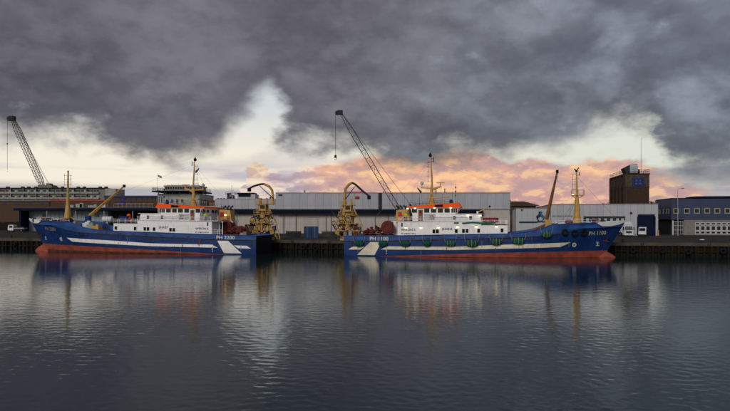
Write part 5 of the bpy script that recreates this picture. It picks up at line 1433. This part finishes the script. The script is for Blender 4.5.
lit2 = dict(stext=7.5, k=K2, se=(43.0, 45.0), disc=HULLP(574.2, 244.8), deckitems=[], bowtext=(HULLP(597.3, 234.8)[0], HULLP(597.3, 234.8)[1]), frame=False, ports=[S2(p, -5.0) for p in (433.9, 437.4, 456.2, 463.4, 467.0, 478.6, 502)], call=S2(447, -5.0), redmark=False, lamps=True,
    drums=[(*SP2(388.5, 227.3, .8), 1.42, 2.4)], heaps=[(SP2(364, 230)[0], SP2(384, 230)[0], 7.0)], gear=5, fm=SP2(577, 220)[0], colm=M_MUST,
    sternbits=[(SP2(347,230)[0], .8, M_CONC), (SP2(352,230)[0], 1.0, M_STEEL), (SP2(357.5,230)[0], .9, M_OX)],
    boom=[SP2(546.5, 219.5, 1), SP2(557.3, 171.5, 1), SP2(545.5, 224.5, 1), SP2(531, 231, 1)],
    fore=[(SP2(564,220)[0], 1.5, 6.1, 1.3, M_OX), (SP2(557,224)[0], 1.6, 6.1, .85, M_VEH), (SP2(584,224)[0], 1.3, 6.1, .9, M_VEH), (SP2(590.5,222)[0], 1.1, 6.1, 1.5, M_OX), (SP2(598,222)[0], .9, 6.2, 1.2, M_DARK), (SP2(579,223)[0], .8, 6.1, .8, M_STEEL)],
    lampsat=[(S2(415,-4.9),4.85,9.86,1),(S2(434.5,-4.9),4.85,9.9,1),(S2(450.7,-4.9),4.85,9.92,1),(S2(407.5,-4.9),4.8,9.8,1),(S2(406,-5.1),5.12,5.98,1),(S2(421,-5.1),5.12,6.02,1),(S2(438.5,-5.1),5.12,6.1,1),(S2(457.5,-5.1),5.12,6.2,1),(S2(476.5,-5.1),5.12,6.25,1),(S2(496.5,-5.1),5.12,6.3,1),(S2(468,-4.4),4.45,8.5,1),(S2(480.5,-4.4),4.45,8.4,1),(SP2(572.6,194)[0],.3,12.55,2)])
lit1 = dict(stext=6.3, k=K1, se=(41.8, 43.2), disc=HULLP(61, 239, 1), deckitems=[(SP1(96,224)[0], 1.6, 1.0, 6.5, M_VEH), (SP1(101.5,224)[0], 1.5, 1.6, 6.2, M_CONCL), (SP1(90,224)[0], .9, -1, 6.7, M_WHITE), (SP1(108.5,226)[0], 1.5, 2.2, 5.9, M_MUST), (SP1(84,224)[0], 1.2, 1.5, 6.6, M_CONCL)], bowtext=(HULLP(50.5, 230.3, 1)[0], HULLP(50.5, 230.3, 1)[1]), frame=True, ports=[S1(p, -5.0) for p in (115.8, 135, 144.8, 148, 154, 170.5, 173.7)], call=S1(163, -5.0), redmark=True, lamps=False,
    drums=[(*SP1(226.5, 226.5, .8), 1.6, 2.4), (*SP1(238.5, 231, .8), 1.2, 2.4)], heaps=[(SP1(246, 230)[0], SP1(229, 230)[0], 6.6)], gear=5, fm=SP1(67.5, 220)[0], colm=M_BLUEP,
    sternbits=[(SP1(252,230)[0], .8, M_CONC), (SP1(249,230)[0], .6, M_STEEL)],
    boom=[SP1(89.5, 215.5, 1), SP1(123.6, 186, 1)],
    fore=[(SP1(74,220)[0], 1.5, 6.1, 1.3, M_OX), (SP1(64,224)[0], 1.6, 6.2, .9, M_OX), (SP1(60.5,224)[0], 1.5, 6.2, .75, M_VEH), (SP1(53,222)[0], 1.3, 6.2, 1.3, M_OX), (SP1(44,222)[0], 1.0, 6.4, 1.0, M_DARK), (SP1(48,222)[0], .8, 6.3, 1.3, M_CONCL)],
    lampsat=[(SP1(226,215,2)[0],-1.45,8.6,1)])
trawler('PH 1100', 'WIRON 5', 'PLYMOUTH', '2HXD6', P2, R2, -1, -.85, 33.0,
        'blue and white trawler numbered PH 1100, right of the two, with lit deck lamps', lit2, True)
trawler('PH 2200', 'WIRON 6', 'PLYMOUTH', '2HXE7', P1, R1, 1, -2.6, 31.7,
        'blue and white trawler numbered PH 2200, left of the two, bow to the left', lit1, False)

# ------------------------------------------------------------------ loose things on and along the ships
def onship(name, label, cat, MX, loc, group=None, rz=0.0):
    o = thing(name, label, cat, (0,0,0), (0,0,0), group); o.matrix_world = MX @ Matrix.Translation(loc) @ Matrix.Rotation(rz, 4, 'Z'); return o
def fender(px, py, w, h, where):
    x, z = HULLP(px, py)
    y = -(hb(x, z)+h/2*.62)
    o = onship('net_fender', where, 'fender', MX2, (x, y, z), 'green net fenders along the right ship')
    h *= .88; w *= .92; b = MB(); nu, nv = 18, 10
    vs = []; fs = []
    for j in range(nv+1):
        t = pi*j/nv
        for i in range(nu):
            p = 2*pi*i/nu; k = 1+.05*sin(5*p+3*t*px)
            vs.append((-w/2*cos(t), h*.31*sin(t)**.7*cos(p)*k, h/2*sin(t)**.7*sin(p)*k))
    for j in range(nv):
        for i in range(nu): fs.append((j*nu+i, (j+1)*nu+i, (j+1)*nu+(i+1) % nu, j*nu+(i+1) % nu))
    b.add(vs, fs).build('body', M_NET, o, True)
    ba = MB()
    for k in (-.3, 0, .3):
        r_ = sqrt(1-(2*k)**2*.9); pts = [(w*k, h*.325*r_*cos(a_), h*.52*r_*sin(a_)) for a_ in [i*pi/7 for i in range(15)]]; ba.tube(pts, .05, 5)
    ba.build('lashing', M_ROPE if px > 440 else M_NET, o)
    zt_ = ztop(x)-z
    for s_ in (-1, 1): MB().tube([(s_*w*.46, 0, .1), (s_*w*.62, h*.1, zt_*.6), (s_*w*.62, h*.31-.02, zt_)], .035, 5).build('hanging_line', M_ROPE, o)
    return o
fl = [(359.5,243.3,2.0,1.5,'green net fender at the stern left of the slanted stripe'), (383.2,243.5,2.0,1.35,'green net fender just right of the stern slanted stripe'),
      (405.3,243.6,2.1,1.35,'green net fender below the painted ship name'), (427,243.3,1.55,1.45,'small round green net fender below the brown wheelhouse door'),
      (450.3,243.3,2.1,1.3,'green net fender below the call sign lettering'), (471.8,243.3,2.5,1.65,'fat green net fender with pale centre lashing amidships'),
      (496.2,241.7,2.2,1.55,'green net fender below the forward end of the white house'), (518.3,240.9,2.5,1.5,'green net fender just aft of the forecastle rise'),
      (546.5,234.2,2.0,1.5,'high hung green net fender on the forecastle rise under the deck crane')]
for a_ in fl: fender(*a_)
def tyre(px, py, label):
    x, z = HULLP(px, py); y = -(hb(x, z)+.2)
    sl = (hb(x+.5, z)-hb(x-.5, z))
    o = onship('tyre_fender', label, 'tyre', MX2, (x, y, z), 'black tyre fenders hung at the bow of the right ship', -atan(sl)*-1*-1)
    MB().torus((0,0,0), .46, .20, 'y', 24, 10).build('tyre', M_BLACK, o, True)
    MB().cyl((0,-.02,.5), (0,.1,ztop(x)-z), .03, n=5).build('hanging_line', M_ROPE, o)
tyre(565, 232.2, 'leftmost of three black tyres hung below the foremast')
tyre(574.5, 232.9, 'middle of three black tyres hung below the foremast')
tyre(583.6, 232.6, 'black tyre nearest the painted bow number')

def lifebuoy(MX, N, W1, label):
    o = onship('lifebuoy', label, 'lifebuoy', MX, (W1-5.0, N*(4.35+.12), 8.05), 'lifebuoys on the wheelhouse sides')
    b = MB(); b.torus((0,0,0), .33, .085, 'y', 24, 8)
    b.m = [(i//8) % 6 // 3 if False else (1 if (i//8) % 6 < 2 else 0) for i in range(len(b.f))]
    b.build('ring', [M_REDP, M_WHITEB], o, True)
    MB().torus((0,0,0), .43, .015, 'y', 24, 4).build('grab_line', M_ROPE, o)
lifebuoy(MX2, -1, 23.15, 'red and white lifebuoy beside the wheelhouse door of the right ship')
lifebuoy(MX1, 1, 21.4, 'red and white lifebuoy beside the wheelhouse door of the left ship')

def raft(px0, px1, label):
    x0, z = SP2(px0, 222.3, -4.2); x1, _ = SP2(px1, 222.3, -4.2)
    o = onship('rescue_boat', label, 'boat', MX2, ((x0+x1)/2, -3.9, 7.05)); L_ = x1-x0
    n = 12; vs = []; fs = []
    for i in range(n+1):
        u = i/n; w_ = .85*min(1, 1.25*sin(pi*min(1, max(.02, u*.9+.07)))**.5); zk = .25*(abs(u-.45)*1.5)**2
        for yy, zz in ((-w_, .55+zk*.4), (-w_*.7, .1+zk*.5), (0, -.1+zk), (w_*.7, .1+zk*.5), (w_, .55+zk*.4), (w_*.5, .78), (0, .92), (-w_*.5, .78)): vs.append((-L_/2+L_*u, yy, zz))
    for i in range(n):
        for j in range(8): fs.append((i*8+j, (i+1)*8+j, (i+1)*8+(j+1) % 8, i*8+(j+1) % 8))
    fs += [tuple(range(8)), tuple(n*8+j for j in range(8))[::-1]]
    MB().add(vs, fs).build('covered_hull', mat('dark red boat cover', (.22,.012,.02), .6), o, True)
    MB().box(-L_*.3, -L_*.25, -.8, .8, -.42, .05).box(L_*.25, L_*.3, -.8, .8, -.42, .05).build('cradle', M_STEEL, o)
raft(482.5, 498.5, 'rescue boat under a dark red cover on the foredeck house of the right ship')
o = onship('rolled_awning', 'rolled green netting along the rail of the right ship below the rescue boat', 'netting', MX2, (S2(479, -5), -5.12, 6.95))
MB().tube([(x, .04*sin(x*3), -.08*sin(x*1.3)) for x in np.arange(-3.3, 3.4, .4)], .14, 8).build('roll', M_GRN, o, True)
MB().tube([(x, .04*sin(x*3), .02*sin(x*1.3)) for x in np.arange(-4.9, -3.8, .3)], .12, 8).build('loose_roll', M_GRN, o, True)
# small provision crane on the bridge deck of each ship
def davit(MX, N, x, label):
    o = onship('davit', label, 'davit', MX, (x, N*3.2, 8.76))
    MB().cyl((0,0,-.05), (0,0,.5), .18).build('post', M_WHITE, o)
    MB().bar((0,0,.3), (2.4,0,1.35), .16).build('arm', M_MUST, o)
    MB().ball((2.4,0,1.4), .2).build('sheave', M_BLACK, o)
davit(MX2, -1, 27.2, 'small yellow provision davit at the forward end of the right ship bridge')
# blue and orange gear, white dome locker on the left ship fore house
o = onship('rope_reel', 'blue rope reel on the fore house of the left ship', 'reel', MX1, (SP1(131.5, 219)[0], 2.8, 6.66))
MB().cyl((-.9,0,.8), (.9,0,.8), .62, n=18).cyl((-1.0,0,.8), (-.9,0,.8), .8, n=18).cyl((.9,0,.8), (1.0,0,.8), .8, n=18).build('drum', M_BLUEP, o)
MB().box(-1.2,-1.0,-.5,.5,-.02,.9).box(1.0,1.2,-.5,.5,-.02,.9).build('stand', M_DARK, o)
o = onship('buoy_stack', 'stack of orange marker buoys beside the blue rope reel on the left ship', 'buoys', MX1, (SP1(136, 219)[0], 2.6, 6.66))
for k, (x, z) in enumerate(((-.4,.35),(.4,.35),(0,1.0),(.2,1.6))): MB().ball((x,0,z), .4).build('buoy', M_ORANGE if k % 2 else M_REDP, o, True)
o = onship('liferaft_canister', 'white liferaft canister on the forward end of the left ship fore house', 'liferaft', MX1, (SP1(116, 220)[0], 3.2, 6.66))
MB().tube([(-1.1,0,.75),(-1.0,0,.75),(1.0,0,.75),(1.1,0,.75)], [.45,.62,.62,.45], 16).build('canister', M_VEH, o, True)
for x in (-.7,.7): MB().box(x-.06,x+.06,-.5,.5,-.02,.35).build('cradle', M_STEEL, o)
MB().torus((-.3,0,.75), .625, .02, 'x', 20, 5).torus((.3,0,.75), .625, .02, 'x', 20, 5).build('strap', M_DARK, o)

# flags
def flag(MX, x, y, z, label, s=1.0, drop=2.6):
    o = onship('flag', label, 'flag', MX, (x, y, z))
    vs = []; n = 8
    for i in range(n+1):
        u = i/n; vs += [(u*.9*s, .12*sin(u*7), -u*.95*s), (u*.9*s+.25*s, .12*sin(u*7+1), -u*1.05*s+.42*s*(1-u*.6))]
    f = MB().add(vs, [(2*i, 2*i+1, 2*i+3, 2*i+2) for i in range(n)]).build('cloth', M_FLAG, o)
    f.modifiers.new('t', 'SOLIDIFY').thickness = .02
    MB().bar((0,0,.5), (0,0,-drop), .03).build('halyard', M_DARK, o)
x1_, z1_ = SP1(195.8, 172.5); flag(MX1, x1_+.3, 0, z1_+.2, 'small dark flag flying right of the left ship main mast', -.9, 4)
x2_, z2_ = SP2(417, 196.5); flag(MX2, x2_+1.0, 0, z2_+1.0, 'small dark flag hanging under the crosstree of the right ship main mast', -.9, 1.6)

# crew member in hi-vis beside each wheelhouse (only the jacket shows at this size)
def person(MX, loc, label, rz=0.0):
    o = onship('person', label, 'person', MX, loc, None, rz)
    m = MB().use(0)
    for s_ in (-1, 1):
        m.use(1).tube([(0,.10*s_,.06),(.02,.11*s_,.48),(0,.10*s_,.88)], [.065,.075,.11], 10)
        m.use(2).box(-.08,.18,.10*s_-.05,.10*s_+.05,0,.09)
    m.use(0).tube([(0,0,.84),(0,0,1.0),(0,0,1.25),(0,0,1.42),(0,0,1.50)], [.15,.16,.19,.17,.07], 14)
    for s_ in (-1, 1): m.use(0).tube([(0,.2*s_,1.42),(.03,.26*s_,1.15),(.16,.24*s_,.92)], [.075,.06,.045], 8); 
    for s_ in (-1, 1): m.use(3).tube([(.16,.24*s_,.92),(.2,.235*s_,.84)], [.04,.035], 6)
    m.use(3).tube([(0,0,1.48),(0,0,1.56)], [.055,.055], 8); m.ball((.01,0,1.66), .09, .078, .12, 12, 8)
    m.use(2).ball((-.01,0,1.70), .098, .086, .10, 12, 8)
    m.build('body', [M_HIVIS, M_NAVY, M_DARK, mat('skin', (.35,.2,.14), .6)], o, True)
person(MX2, (12.9, -4.6, 7.30), 'crew member in a yellow jacket standing aft of the right ship wheelhouse', 1.2)
person(MX1, (11.1, 4.6, 7.30), 'crew member in a yellow jacket standing aft of the left ship wheelhouse', 1.9)

# mooring lines
def line(p, q, sag, label):
    o = thing('mooring_line', label, 'rope', p)
    p, q = Vector(p), Vector(q); pts = [(p.lerp(q, i/12)-p)-Vector((0,0,sag*4*(i/12)*(1-i/12))) for i in range(13)]
    MB().tube(pts, .045, 5).build('rope', M_ROPE, o)
line(MX2 @ Vector((.6,-2,4.3)), W(-8, QE+.5, 3.3), .25, 'stern mooring line of the right ship to the quay bollard')
line(MX1 @ Vector((.6,2,4.3)), W(-22.5, QE+.5, 3.3), .15, 'stern mooring line of the left ship to the quay bollard')
line(MX2 @ Vector((54.6,.4,6.9)), W(52.6, QE+.5, 3.3), .2, 'bow mooring line of the right ship to the quay')
